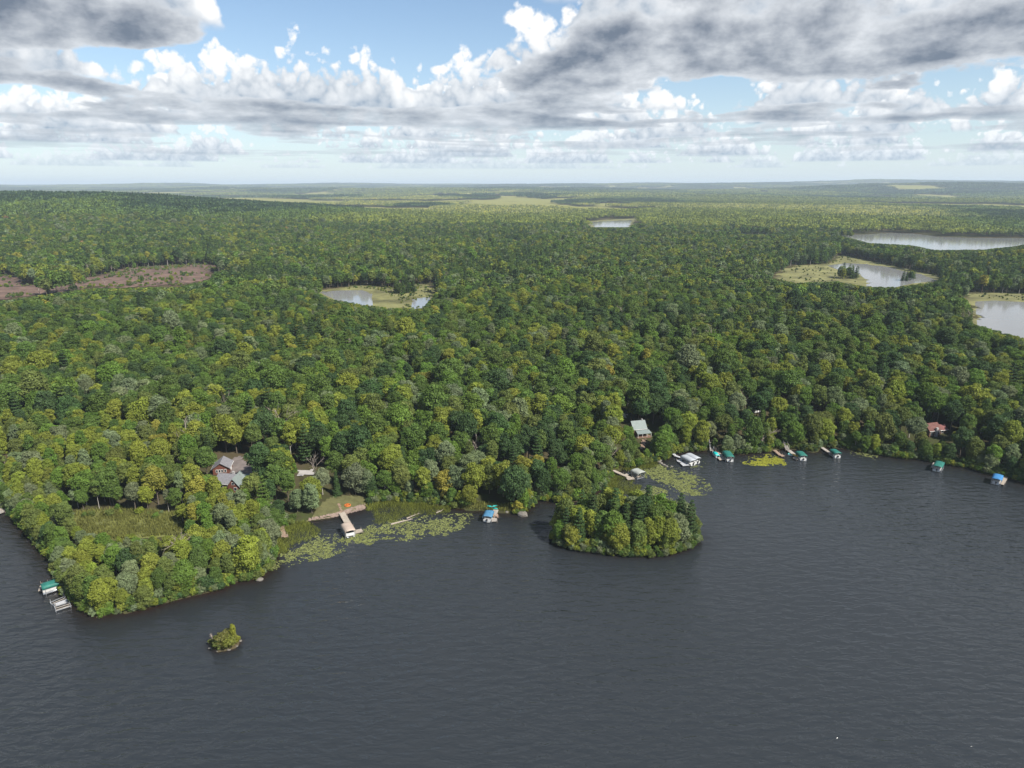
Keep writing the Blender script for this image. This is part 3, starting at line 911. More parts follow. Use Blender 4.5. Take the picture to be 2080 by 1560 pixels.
def brush(pg, num, wet, lo_s, hi_s, choices):
    global A, z
    lo_, hi_ = pg.min(0), pg.max(0)
    q = lo_ + rg.random((num, 2)) * (hi_ - lo_); q = q[inside(q, pg)]
    if wet is not None: q = q[sdist(q, wet) > 6]
    q = q[fbm(q[:, 0] / 22, q[:, 1] / 22, 81, 2) > 0.47]
    A = np.vstack([A, np.stack([q[:, 0], q[:, 1], rg.choice(choices, len(q)), rg.uniform(lo_s, hi_s, len(q)), np.full(len(q), 2)], -1)])
    z = np.concatenate([z, hgt(q[:, 0], q[:, 1])])
brush(CUTW, 2600, None, 0.2, 0.8, [16, 17, 18])
brush(CUTW, 90, None, 0.3, 0.75, [8, 9, 3, NV, NV])
for k_ in 'ACD': brush(PM[k_], 900, PW[k_], 0.15, 0.5, [16, 17, 18])
vi = A[:, 2].astype(int)
kinds = np.array(KINDS)[vi]
ci, rgb = pick_colours(A[:, 0], A[:, 1], kinds, rg, A[:, 4])
rot = rg.uniform(0, 6.283, len(A))
dist = np.hypot(A[:, 0], A[:, 1])
topx, topy = to_px(np.stack([A[:, 0], A[:, 1], z + Hs[vi] * A[:, 3] * 0.8], -1))
inframe = (topx > -10) & (topx < 2090) & (topy < 1560)
size = Hs[vi] * A[:, 3] * Rs[vi] ** 0.5 / (dist ** 2 + CAM_H ** 2) ** 0.5

single = np.zeros(len(A), bool)
for grp, lim in ((('broad', 'slim'), 300), (('pine', 'spruce'), 60), (('shrub',), 120)):
    k = np.where(np.isin(kinds, grp) & inframe & (dist < 420))[0]
    k = k[np.argsort(-size[k])][:lim]
    single[k] = True

MARKS = [((9e5, 0), ''), (tuple(ISLE_C), 'on the round wooded island')]
for px_, py_, ph in ((60, 1060, 'on the west bank by the grey dock'), (250, 1190, 'on the south tip of the peninsula'), (480, 1150, 'on the east side of the peninsula by the reeds'),
                     (330, 930, 'in the bright stand left of the log lodge'), (150, 950, 'in the bright stand behind the sedge meadow'), (560, 1000, 'between the log lodge and the plank dock in the reeds'),
                     (690, 990, 'behind the lawn with the tan boat dock'), (850, 1000, 'behind the reed bed and fallen log'), (1000, 1000, 'behind the dock with the blue boat'),
                     (1120, 970, 'on the mainland behind the island channel'), (1260, 920, 'below the green-roofed cabin by the U-shaped dock'), (1380, 890, 'behind the twin grey canopies'),
                     (1470, 890, 'behind the dock with steps and a green canopy'), (1560, 890, 'behind the yellow-green lily patch'), (1620, 890, 'behind the dock with the round raft'),
                     (1690, 890, 'behind the slim dock with the green lift'), (1800, 900, 'on the bank left of the red-roofed house'), (1950, 920, 'on the bank behind the lone green lift'), (2060, 950, 'on the bank behind the blue canopy')):
    q = on_land(px_, py_); MARKS.append(((q[0], q[1]), ph))
MK = np.array([m_[0] for m_ in MARKS])
NAME = {'broad': 'broadleaf_tree', 'slim': 'birch_tree', 'pine': 'pine_tree', 'spruce': 'spruce_tree', 'shrub': 'shrub'}
WORD = {'broad': 'round-crowned tree', 'slim': 'slender upright tree', 'pine': 'tiered pine', 'spruce': 'pointed spruce', 'shrub': 'waterside shrub'}
CAT = {'broad': 'tree', 'slim': 'tree', 'pine': 'pine tree', 'spruce': 'spruce', 'shrub': 'shrub'}
for i in np.where(single)[0]:
    kd = kinds[i]; cr, tr, _, Hh, _ = VAR[vi[i]]
    p = A[i, :2]
    if sdist(p[None], ISLE)[0] < 2: ph = MARKS[1][1]
    else:
        j = np.hypot(*(MK - p).T); j[1] = 1e9; ph = MARKS[int(np.argmin(j))][1]
    hh = Hh * A[i, 3]
    sz = ('big ' if hh > 2.6 else '') if kd == 'shrub' else ('tall ' if hh > 12.5 else ('mid-height ' if hh > 10.5 else ('low ' if hh < 7 else '')))
    wd = WORD[kd]
    sdl = abs(float(min(sdist(p[None], LAKE)[0] if 'island' not in ph else 99, 99)))
    if 'round wooded island' in ph: sdl = -float(sdist(p[None], ISLE)[0])
    row = '' if kd == 'shrub' else ('waterline ' if sdl < 4 else ('' if sdl < 14 else ('set-back ' if sdl < 30 else ('inner ' if sdl < 50 else 'deep-forest '))))
    if kd == 'broad' and vi[i] >= 19: wd = 'low-branched tree'
    lab = f'{sz}{row}{PN_[ci[i]]} {wd} {ph}'
    if len(lab.split()) > 16: lab = lab.replace('tall ', '').replace('set-back ', '').replace('mid-height ', '')
    e = empty(NAME[kd], (p[0], p[1], z[i]), rot[i], lab, CAT[kd], lab)
    e.scale = (A[i, 3],) * 3
    c = obj('crown' if kd != 'shrub' else 'foliage', cr, e); c['tint'] = [float(q) for q in rgb[i]]
    obj('trunk' if kd != 'shrub' else 'stem', tr, e)

def instance_cloud(name, P, var, sc, rot, rgb, lib, label, cat):
    me = bpy.data.meshes.new(name)
    me.vertices.add(len(P)); me.vertices.foreach_set('co', np.asarray(P, np.float32).ravel())
    a = me.attributes.new('pick', 'INT', 'POINT'); a.data.foreach_set('value', np.asarray(var, np.int32))
    a = me.attributes.new('size', 'FLOAT', 'POINT'); a.data.foreach_set('value', np.asarray(sc, np.float32))
    a = me.attributes.new('turn', 'FLOAT', 'POINT'); a.data.foreach_set('value', np.asarray(rot, np.float32))
    a = me.attributes.new('tint', 'FLOAT_VECTOR', 'POINT'); a.data.foreach_set('vector', np.asarray(rgb, np.float32).ravel())
    me.materials.append(M['leaf'])
    o = obj(name, me)
    tag(o, label, cat, kind='stuff')
    g = bpy.data.node_groups.new(name, 'GeometryNodeTree')
    g.interface.new_socket('Geometry', in_out='INPUT', socket_type='NodeSocketGeometry')
    g.interface.new_socket('Geometry', in_out='OUTPUT', socket_type='NodeSocketGeometry')
    nd = g.nodes; ln = g.links.new
    gi = nd.new('NodeGroupInput'); go = nd.new('NodeGroupOutput')
    ip_ = nd.new('GeometryNodeInstanceOnPoints')
    ci_ = nd.new('GeometryNodeCollectionInfo'); ci_.inputs['Collection'].default_value = lib
    ci_.inputs['Separate Children'].default_value = True; ci_.inputs['Reset Children'].default_value = True
    def at_(nm, ty):
        q = nd.new('GeometryNodeInputNamedAttribute'); q.data_type = ty; q.inputs['Name'].default_value = nm; return q.outputs[0]
    cb = nd.new('ShaderNodeCombineXYZ'); ln(at_('turn', 'FLOAT'), cb.inputs[2])
    er = nd.new('FunctionNodeEulerToRotation'); ln(cb.outputs[0], er.inputs[0])
    ln(gi.outputs[0], ip_.inputs['Points']); ln(ci_.outputs[0], ip_.inputs['Instance'])
    ip_.inputs['Pick Instance'].default_value = True
    ln(at_('pick', 'INT'), ip_.inputs['Instance Index']); ln(er.outputs[0], ip_.inputs['Rotation']); ln(at_('size', 'FLOAT'), ip_.inputs['Scale'])
    ln(ip_.outputs[0], go.inputs[0])
    md = o.modifiers.new('scatter', 'NODES'); md.node_group = g
    return o

rest = ~single
PT = np.stack([A[:, 0], A[:, 1], z], -1)
k = rest & (dist < 520)
instance_cloud('near_forest', PT[k], vi[k], A[k, 3], rot[k], rgb[k], LIB, 'dense mixed green and yellowing forest behind the lake shore', 'forest')
k = rest & (dist >= 520)
instance_cloud('middle_forest', PT[k], vi[k], A[k, 3], rot[k], rgb[k], LIB2, 'green forest round the far ponds and the logged clearing', 'forest')

# ------------------------------------------------------------------ far forest as patches of crowns
def patch_mesh(name, rng, w, sp, nq, ls, Hm, conifer=0.15):
    Vs = []; Fs = []; sh = []; o = 0
    nn = int(w / sp)
    for i in range(nn):
        for j in range(nn):
            cx = (i + 0.5 + rng.uniform(-0.4, 0.4)) * sp - w / 2; cy = (j + 0.5 + rng.uniform(-0.4, 0.4)) * sp - w / 2
            Ht = Hm * rng.uniform(0.8, 1.12); Rc = sp * rng.uniform(0.58, 0.8); con = rng.random() < conifer
            d = sph(nq, rng); d[:, 2] = np.abs(d[:, 2]) * 1.1 - 0.15
            if con:
                t = rng.uniform(0, 1, nq); Pq = np.stack([d[:, 0] * Rc * 0.6 * (1 - t), d[:, 1] * Rc * 0.6 * (1 - t), Ht * (0.35 + 0.8 * t)], -1)
            else:
                Pq = np.stack([d[:, 0] * Rc, d[:, 1] * Rc, Ht * 0.68 + d[:, 2] * Ht * 0.32], -1)
            Pq += np.array([cx, cy, 0])
            V, F = leaf_quads(Pq, d + np.array([0, 0, 0.3]), rng.uniform(0.7, 1.3, nq) * ls, rng, 0.45)
            Vs.append(V); Fs.append(F + o); o += len(V)
            c = np.array([1.0, 1.0, 1.0]) * rng.uniform(0.82, 1.18)
            u = rng.random()
            if con: c = np.array([0.55, 0.65, 0.85])
            elif u < 0.16: c = np.array([1.7, 1.5, 1.0]) * rng.uniform(0.8, 1.1)
            elif u < 0.26: c = np.array([1.6, 1.5, 2.6]) * rng.uniform(0.8, 1.1)
            sh.append(np.tile(c, (nq, 1)) * rng.uniform(0.88, 1.12, (nq, 1)))
    me = mesh(name, np.vstack(Vs), np.vstack(Fs), [M['leaf']])
    set_col(me, 'var', np.vstack(sh))
    return me

LIB3 = bpy.data.collections.new('forest_patches_middle'); LIB4 = bpy.data.collections.new('forest_patches_far')
for i in range(6):
    LIB3.objects.link(bpy.data.objects.new('p%02d' % i, patch_mesh('patch', np.random.default_rng(500 + i), 40, 6.6, 34, 1.3, 13.5, (0.05, 0.1, 0.1, 0.2, 0.3, 0.8)[i])))
    LIB4.objects.link(bpy.data.objects.new('q%02d' % i, patch_mesh('far_patch', np.random.default_rng(600 + i), 160, 10.5, 10, 3.4, 15.0, (0.05, 0.1, 0.1, 0.2, 0.3, 0.8)[i])))

def far_forest(name, lib, w, lo, hi, half, label):
    rq = np.random.default_rng(int(lo))
    xs = math.sin(R(half)) * hi
    x, y = scatter(w * 0.9, -xs, xs, lo * math.cos(R(half)) - w, hi, rq)
    k = in_fan(x, y, lo, hi, half); x, y = x[k], y[k]
    k = openness(x, y) < 0.35
    P = np.stack([x, y], -1)
    for pg in PM.values(): k &= sdist(P, pg) > w * 0.45
    k &= sdist(P, CUTW) > w * 0.45
    x, y = x[k], y[k]
    zq = hgt(x, y) - 0.5
    # patches that would hide the far lakes
    ok = np.ones(len(x), bool)
    for pg in VIEW[:7]:
        for fx in (-0.5, 0, 0.5):
            qx, qy = to_px(np.stack([x + fx * w, y, zq + 14], -1)); ok &= ~inside(np.stack([qx, qy], -1), pg)
    x, y, zq = x[ok], y[ok], zq[ok]
    n = len(x)
    f = fbm(x / 700 + 3, y / 1100 + 8, 90, 3)
    d = np.hypot(x, y)
    pick = np.where((f < 0.42) | ((d > 6500) & (f < 0.52)), rq.integers(4, 6, n), rq.integers(0, 5, n))
    g0 = np.array(PAL['green']) * 1.02; yl = np.array([0.165, 0.205, 0.036]); dk = np.array(PAL['dark green']) * 1.15
    a = smooth(0.49, 0.58, f)[:, None]; b = np.maximum(smooth(0.44, 0.36, f), 0.85 * smooth(5600, 7500, d) * smooth(0.62, 0.52, f))[:, None]  # distance term of b paints cloud shadow on the far ridges
    c = g0 * (1 - a) * (1 - b) + yl * a + dk * b * (1 - a)
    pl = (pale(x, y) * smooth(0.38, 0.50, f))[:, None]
    c = c * (1 - pl) + np.array([0.29, 0.31, 0.085]) * pl  # sunlight of the belts, put into the crown tint
    c = c * rq.uniform(0.85, 1.15, (n, 1))
    rotq = rq.integers(0, 4, n) * (math.pi / 2) + rq.uniform(-0.1, 0.1, n)
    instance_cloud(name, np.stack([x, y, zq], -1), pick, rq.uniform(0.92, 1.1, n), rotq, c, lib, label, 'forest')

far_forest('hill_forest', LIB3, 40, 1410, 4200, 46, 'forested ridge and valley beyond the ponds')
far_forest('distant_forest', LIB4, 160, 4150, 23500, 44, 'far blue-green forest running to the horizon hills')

# ------------------------------------------------------------------ small ground sheets
M['lawn'] = mat('worn_lawn', (0.095, 0.092, 0.036), 0.95, 0.5, var=0.3)
M['beach'] = mat('pebble_beach', (0.19, 0.14, 0.112), 0.95, 1.5, var=0.35)
M['drive'] = mat('gravel_drive', (0.15, 0.125, 0.115), 0.95, 0.5, var=0.25)
M['gravel'] = mat('pale_gravel', (0.33, 0.31, 0.29), 0.95, 0.5, var=0.2)
M['earth'] = mat('bare_earth', (0.22, 0.15, 0.105), 0.95, 0.8, var=0.3)
M['sedge'] = mat('sedge_floor', (0.12, 0.125, 0.035), 0.95, 0.4, var=0.35)
def landpoly(px): return np.array([on_land(x, y)[:2] for x, y in px])
sheet('lawn', LAWN, 0, M['lawn'], 'worn brown-green lawn above the pebble beach', 'lawn', 0.8, dz=0.2, rag=0.6)
sheet('beach', landpoly([(622, 1060), (626, 1054), (680, 1043), (736, 1026), (752, 1024), (740, 1035), (682, 1051)]), 0, M['beach'], 'pinkish pebble beach below the lawn', 'beach', 0.4, dz=0.28, rag=0.3)
sheet('driveway', landpoly([(466, 960), (470, 945), (476, 930), (488, 928), (496, 938), (520, 948), (528, 955), (512, 964), (490, 966)]), 0, M['drive'], 'brown gravel drive behind the log lodge', 'driveway', 1.0, dz=0.25, rag=0.5)
sheet('driveway', landpoly([(604, 956), (640, 954), (636, 966), (606, 968)]), 0, M['gravel'], 'pale gravel drive glimpsed between crowns', 'driveway', 1.0, dz=0.25, rag=0.4)
sheet('driveway', landpoly([(1240, 830), (1274, 844), (1270, 850), (1244, 842)]), 0, M['gravel'], 'pale gravel drive behind the green-roofed cabin', 'driveway', 1.0, dz=0.25, rag=0.4)
sheet('path', landpoly([(1304, 893), (1314, 892), (1310, 912), (1298, 914)]), 0, M['earth'], 'bare earth path below the cabin porch', 'path', 0.6, dz=0.25, rag=0.5)
sheet('path', landpoly([(692, 1044), (697, 1042), (690, 1024), (686, 1025)]), 0, M['earth'], 'foot path from the lawn to the tan boat dock', 'path', 0.4, dz=0.3, rag=0.1)
sheet('sedge_meadow', SEDGE, 0, M['sedge'], 'low sedge meadow in the middle of the peninsula', 'meadow', 1.5, dz=0.06, rag=1.5)

# ------------------------------------------------------------------ reeds, grass and lily pads (uncountable)
def plant_mat(name, c, tr=0.2):
    m = bpy.data.materials.new(name); m.use_nodes = True
    n = NT(m.node_tree)
    cc = n.mix(1.0, (*c, 1), attr_node(n, 'var'), 'MULTIPLY')
    d = n.n('ShaderNodeBsdfDiffuse', None, Color=cc); t = n.n('ShaderNodeBsdfTranslucent', None, Color=cc)
    n.n('ShaderNodeOutputMaterial', None, Surface=n.n('ShaderNodeMixShader', None, i0=tr, i1=d.outputs[0], i2=t.outputs[0]).outputs[0])
    return m
M['reed'] = plant_mat('reed_blades', (0.165, 0.185, 0.038), 0.35)
M['grass'] = plant_mat('sedge_blades', (0.17, 0.175, 0.05), 0.3)
M['lily'] = plant_mat('lily_pads', (0.165, 0.182, 0.062), 0.0)
M['lily2'] = plant_mat('lily_pads_bright', (0.23, 0.235, 0.03), 0.0)

def rand_in(pg, n, rng):
    lo, hi = pg.min(0), pg.max(0); out = []
    got = 0
    while got < n:
        q = lo + rng.random((n * 2, 2)) * (hi - lo); q = q[inside(q, pg)]; out.append(q); got += len(q)
    return np.vstack(out)[:n]

def area(pg):
    x, y = pg.T; return 0.5 * abs(np.dot(x, np.roll(y, 1)) - np.dot(y, np.roll(x, 1)))

def blades(name, pg, dens, hmin, hmax, m, label, cat, rng, clump=0.45):
    q = rand_in(pg, int(area(pg) * dens), rng)
    n1 = fbm(q[:, 0] / 2.5 + 7, q[:, 1] / 2.5 + 3, 33, 3); q = q[n1 > clump + 0.34 * (1 - smooth(0, 2.6, edge_dist(q, pg))) * (cat == 'reeds') - 0.15 * rng.random(len(q))]
    n = len(q); hh = rng.uniform(hmin, hmax, n) * (0.7 + 0.6 * fbm(q[:, 0] / 4, q[:, 1] / 4, 35, 2))
    zb = np.maximum(hgt(q[:, 0], q[:, 1]), -0.6)
    a = rng.uniform(0, 6.283, n); w = rng.uniform(0.05, 0.13, n) * 1.4
    ln_ = rng.normal(0, 0.28, (n, 2)) * hh[:, None]
    dx, dy = np.cos(a) * w, np.sin(a) * w
    V = np.stack([np.stack([q[:, 0] - dx, q[:, 1] - dy, zb], -1), np.stack([q[:, 0] + dx, q[:, 1] + dy, zb], -1),
                  np.stack([q[:, 0] + ln_[:, 0], q[:, 1] + ln_[:, 1], zb + hh], -1)], 1).reshape(-1, 3)
    me = mesh(name, V, np.arange(3 * n).reshape(-1, 3), [m])
    base = np.stack([np.ones(n), np.ones(n), np.ones(n)], -1) * rng.uniform(0.65, 1.35, (n, 1)) * (0.75 + 0.5 * fbm(q[:, 0] / 6 + 1, q[:, 1] / 6, 36, 2))[:, None]
    set_col(me, 'var', base)
    return tag(obj(name, me), label, cat, kind='stuff')

def pads(name, pgs, cover, m, label, rng, rmin=0.10, rmax=0.24):
    V = []; F = []; sh = []
    for pg in pgs:
        ce = pg.mean(0); pg = ce + (pg - ce) * (1 + 2.2 / np.hypot(*(pg - ce).T))[:, None]
        q = rand_in(pg, int(area(pg) * cover / 0.05), rng)
        dE = edge_dist(q, pg)
        n1 = 0.55 * fbm(q[:, 0] / 3.5 + 3, q[:, 1] / 3.5 + 9, 44, 3) + 0.45 * fbm(q[:, 0] / 0.9 + 5, q[:, 1] / 0.9 + 2, 45, 2)
        q = q[(n1 > 0.575 - 0.19 * smooth(0, 6.0, dE) + 0.10 * (rng.random(len(q)) - 0.5)) | (rng.random(len(q)) < 0.025)]
        n = len(q); r = rng.uniform(rmin, rmax, n); a0 = rng.uniform(0, 6.28, n)
        k = np.arange(7) * (2 * math.pi * 0.93 / 6)
        ang = a0[:, None] + k[None]
        ring = np.stack([q[:, :1] + np.cos(ang) * r[:, None], q[:, 1:] + np.sin(ang) * r[:, None], 0.012 + rng.uniform(0, 0.05, (n, 7)) * (rng.random((n, 1)) < 0.5)], -1)
        cen = np.concatenate([q, np.full((n, 1), 0.012)], 1)[:, None]
        o = sum(len(v) for v in V)
        V.append(np.concatenate([cen, ring], 1).reshape(-1, 3))
        b = o + np.arange(n) * 8
        F.append(np.stack([np.stack([b, b + 1 + j, b + 2 + j], -1) for j in range(6)], 1).reshape(-1, 3))
        sh.append(np.repeat(rng.uniform(0.55, 1.35, n), 6))
    me = mesh(name, np.vstack(V), np.vstack(F), [m]); set_col(me, 'var', np.concatenate(sh))
    return tag(obj(name, me), label, 'lily pads', kind='stuff')

rl = np.random.default_rng(77)
RB = [[(548, 1134), (556, 1104), (562, 1078), (600, 1063), (624, 1061), (652, 1076), (648, 1092), (600, 1110), (575, 1128)],
      [(740, 1034), (753, 1018), (800, 1014), (860, 1017), (922, 1029), (912, 1042), (860, 1048), (810, 1056), (775, 1072), (762, 1064), (752, 1046)],
      [(1215, 990), (1246, 965), (1285, 974), (1304, 990), (1290, 1004), (1230, 1008)], [(1262, 954), (1340, 936), (1334, 948), (1290, 960)]]
RL = ['tall olive reeds round the plank dock east of the peninsula', 'olive reed bed along the shore behind the fallen log', 'reeds in the channel behind the wooded island', 'strip of reeds between the U-shaped dock and the stone spit']
for q, lb in zip(RB, RL):
    blades('reed_bed', poly(q), 60, 0.5, 1.15, M['reed'], lb, 'reeds', rl, 0.25)
blades('sedge', SEDGE, 22, 0.5, 1.3, M['grass'], 'tufted olive sedge on the peninsula meadow', 'sedge', rl, 0.4)
bank = []
for (a, b, o) in ((3, 24, 1.2), (27, 46, 1.5), (46, len(SHORE) - 3, 1.5)):
    pts = sh_w[a:b]; bank.append(np.vstack([pts + np.array([0, -0.3]), (pts + np.array([0, 3.2]))[::-1]]))
for pg, lb in zip(bank, ('rough grass on the bank of the peninsula', 'rough grass on the bank between the beach and the stone spit', 'rough grass on the bank behind the green-canopied lifts')):
    blades('bank_grass', pg, 22, 0.4, 1.1, M['grass'], lb, 'grass', rl, 0.3)
blades('bank_grass', ISLE, 5, 0.3, 0.8, M['grass'], 'rough grass under the trees of the wooded island', 'grass', rl, 0.3)
blades('bank_grass', ROCK, 14, 0.2, 0.6, M['grass'], 'rough grass on the tiny shrub islet', 'grass', rl, 0.2)
pads('lily_pads', [poly(q) for q in ([(562, 1152), (566, 1135), (600, 1110), (640, 1092), (700, 1091), (712, 1100), (690, 1118), (650, 1130), (610, 1138), (578, 1152)],
     [(716, 1098), (735, 1090), (762, 1092), (745, 1101)])], 0.85, M['lily'], 'pale lily pads off the reeds east of the peninsula', rl)
pads('lily_pads', [poly([(722, 1100), (735, 1084), (765, 1069), (800, 1060), (860, 1053), (900, 1048), (945, 1047), (950, 1062), (930, 1072), (900, 1085), (860, 1085), (830, 1093), (790, 1090), (750, 1098)])],
     0.75, M['lily'], 'scattered lily pads round the fallen log', rl)
pads('lily_pads', [poly(q) for q in ([(1303, 956), (1330, 944), (1370, 951), (1395, 961), (1422, 975), (1434, 990), (1425, 1001), (1395, 1001), (1360, 990), (1345, 975), (1310, 968)],
     [(1300, 998), (1330, 993), (1360, 1004), (1382, 1020), (1374, 1033), (1340, 1032), (1300, 1030)])], 1.0, M['lily'], 'broad lily pad mat between the island and the grey docks', rl)
pads('lily_pads', [poly([(1516, 936), (1538, 928), (1560, 926), (1592, 938), (1580, 943), (1540, 943), (1520, 941)])], 1.4, M['lily2'], 'bright yellow-green patch of lily pads off the bank', rl)
pads('lily_pads', [poly(q) for q in ([(1398, 940), (1425, 938), (1434, 945), (1410, 947)], [(1728, 914), (1775, 922), (1768, 930), (1735, 925)])], 0.4, M['lily'], 'sparse lily pads beside the grey canopies and green lift', rl)

# ------------------------------------------------------------------ docks, boats, lifts
M['plank'] = mat('weathered_planks', (0.33, 0.295, 0.26), 0.85, 1.2, var=0.25)
M['tanplank'] = mat('tan_planks', (0.34, 0.29, 0.235), 0.85, 1.2, var=0.22)
M['oldplank'] = mat('brown_planks', (0.27, 0.19, 0.14), 0.9, 1.2, var=0.3)
M['greydeck'] = mat('grey_decking', (0.42, 0.42, 0.43), 0.7, 1.2, var=0.15)
M['pole'] = mat('dock_poles', (0.22, 0.18, 0.15), 0.8, 2.0)
M['alu'] = mat('aluminium_frame', (0.55, 0.56, 0.58), 0.35, None, 0.7)
M['green_vinyl'] = mat('green_vinyl', (0.018, 0.125, 0.100), 0.6, 0.9, var=0.3)
M['blue_vinyl'] = mat('blue_vinyl', (0.06, 0.17, 0.28), 0.6, 0.9, var=0.3)
M['sky_vinyl'] = mat('bright_blue_vinyl', (0.04, 0.17, 0.36), 0.6, 0.9, var=0.3)
M['tan_vinyl'] = mat('tan_vinyl', (0.40, 0.32, 0.26), 0.6, 0.6, var=0.12)
M['grey_vinyl'] = mat('grey_vinyl', (0.36, 0.38, 0.40), 0.6, 0.6, var=0.12)
M['mesh_vinyl'] = mat('weathered_netting', (0.30, 0.31, 0.28), 0.8, 0.8, var=0.3)
M['white'] = mat('white_gelcoat', (0.55, 0.55, 0.54), 0.4, 0.8, var=0.06, spec=0.5)
M['seat'] = mat('grey_boat_seats', (0.45, 0.44, 0.42), 0.7, 1.0)
M['black'] = mat('black_plastic', (0.02, 0.02, 0.022), 0.5)
M['teal'] = mat('turquoise_plastic', (0.01, 0.42, 0.40), 0.45, 1.0, var=0.1)
M['orange'] = mat('orange_plastic', (0.5, 0.14, 0.03), 0.6, 1.0, var=0.15)
M['yellow'] = mat('yellow_plastic', (0.75, 0.48, 0.06), 0.5, 1.0, var=0.1)
M['glass'] = mat('dark_glass', (0.02, 0.025, 0.03), 0.08, None, spec=0.6)

def shift(mb, org):
    mb.V = [(v[0] - org[0], v[1] - org[1], v[2] - org[2]) for v in mb.V]; return mb

def dock(label, runs, m, z=0.55, posts=True, group=None):
    """runs: list of (pixel points, width)"""
    p0 = at(*runs[0][0][0], z); org = (p0[0], p0[1], 0.0)
    e = empty('dock', org, 0, label, 'dock', group)
    for pts, w in runs:
        W_ = [np.array(at(x, y, z)) for x, y in pts]
        for a, b in zip(W_[:-1], W_[1:]):
            L = np.hypot(*(b - a)); d = (b - a) / L; rz = math.atan2(d[1], d[0])
            ns = max(1, round(L / 3.0)); sl_ = L / ns
            for k in range(ns):
                mb = MB(); npl = max(2, int(sl_ / 0.28))
                dz = random.uniform(-0.02, 0.02)
                for j in range(npl):
                    t = k * sl_ + (j + 0.5) * (sl_ - 0.03) / npl
                    c = a + d * t
                    mb.box((c[0], c[1], z + dz + random.uniform(-0.006, 0.006)), ((sl_ - 0.03) / npl - 0.025, w + random.uniform(-0.03, 0.03), 0.05), rz)
                for sg in (-1, 1):
                    c = a + d * (k + 0.5) * sl_ + np.array([-d[1], d[0]]) * sg * (w / 2 - 0.06)
                    mb.box((c[0], c[1], z - 0.115), (sl_ - 0.04, 0.07, 0.17), rz)
                shift(mb, org).build('deck_section', m, e)
                if posts:
                    for sg in (-1, 1):
                        c = a + d * ((k + 1) * sl_ - 0.1) + np.array([-d[1], d[0]]) * sg * (w / 2 + 0.05)
                        zb = min(hz(*c), -0.2)
                        shift(MB().bar((c[0], c[1], zb - 0.3), (c[0], c[1], z + (0.55 if (k + sg) % 2 else 0.12)), 0.055, None, 6), org).build('post', M['pole'], e)
    return e

def hull_rings(L, Wd, zk, zg, n=7):
    out = []
    for i in range(n):
        t = i / (n - 1); x = -L / 2 + L * t
        w = Wd / 2 * (1 - max(0, (t - 0.45) / 0.55) ** 2.2) + 0.03
        keel = zk + 0.35 * max(0, (t - 0.6) / 0.4) ** 2
        out.append([(x, -w, zg + 0.12 * t), (x, -w * 0.8, keel + 0.12), (x, 0, keel), (x, w * 0.8, keel + 0.12), (x, w, zg + 0.12 * t)])
    return out

def runabout(loc, rz, label, L=5.6, Wd=2.1, cover=None, group=None):
    e = empty('motor_boat', loc, rz, label, 'boat', group)
    MB().loft(hull_rings(L, Wd, 0.0, 0.75)).build('hull', M['white'], e)
    rim = MB()
    for sg in (-1, 1):
        for i in range(6):
            a = hull_rings(L, Wd, 0, 0.75)[i][0 if sg < 0 else 4]; b = hull_rings(L, Wd, 0, 0.75)[i + 1][0 if sg < 0 else 4]
            rim.bar((a[0], a[1], a[2] + 0.02), (b[0], b[1], b[2] + 0.02), 0.045, None, 5)
    rim.build('gunwale', M['alu'], e)
    for x in (-1.4, -0.1):
        MB().box((x, 0, 0.86), (0.6, Wd * 0.75, 0.28)).box((x - 0.26, 0, 1.08), (0.12, Wd * 0.75, 0.28)).build('seat', M['seat'], e)
    MB().add([(0.75, -0.85, 0.85), (0.75, 0.85, 0.85), (0.45, 0.75, 1.3), (0.45, -0.75, 1.3)], [(0, 1, 2, 3)]).add([(0.72, -0.85, 0.85), (0.72, 0.85, 0.85), (0.42, 0.75, 1.3), (0.42, -0.75, 1.3)], [(3, 2, 1, 0)]).build('windshield', M['glass'], e)
    MB().box((-L / 2 - 0.22, 0, 0.85), (0.38, 0.34, 0.5)).box((-L / 2 - 0.2, 0, 0.35), (0.16, 0.12, 0.8)).build('outboard_motor', M['black'], e)
    if cover:
        MB().loft([[(x, -w, 0.78), (x, -w * 0.55, h_), (x, 0, h_ + 0.12), (x, w * 0.55, h_), (x, w, 0.78)] for x, w, h_ in ((-L / 2, Wd * 0.5, 0.95), (-0.4, Wd * 0.52, 1.35), (0.6, Wd * 0.5, 1.3), (L / 2 - 0.5, Wd * 0.25, 0.95))]).build('boat_cover', cover, e, True)
    return e

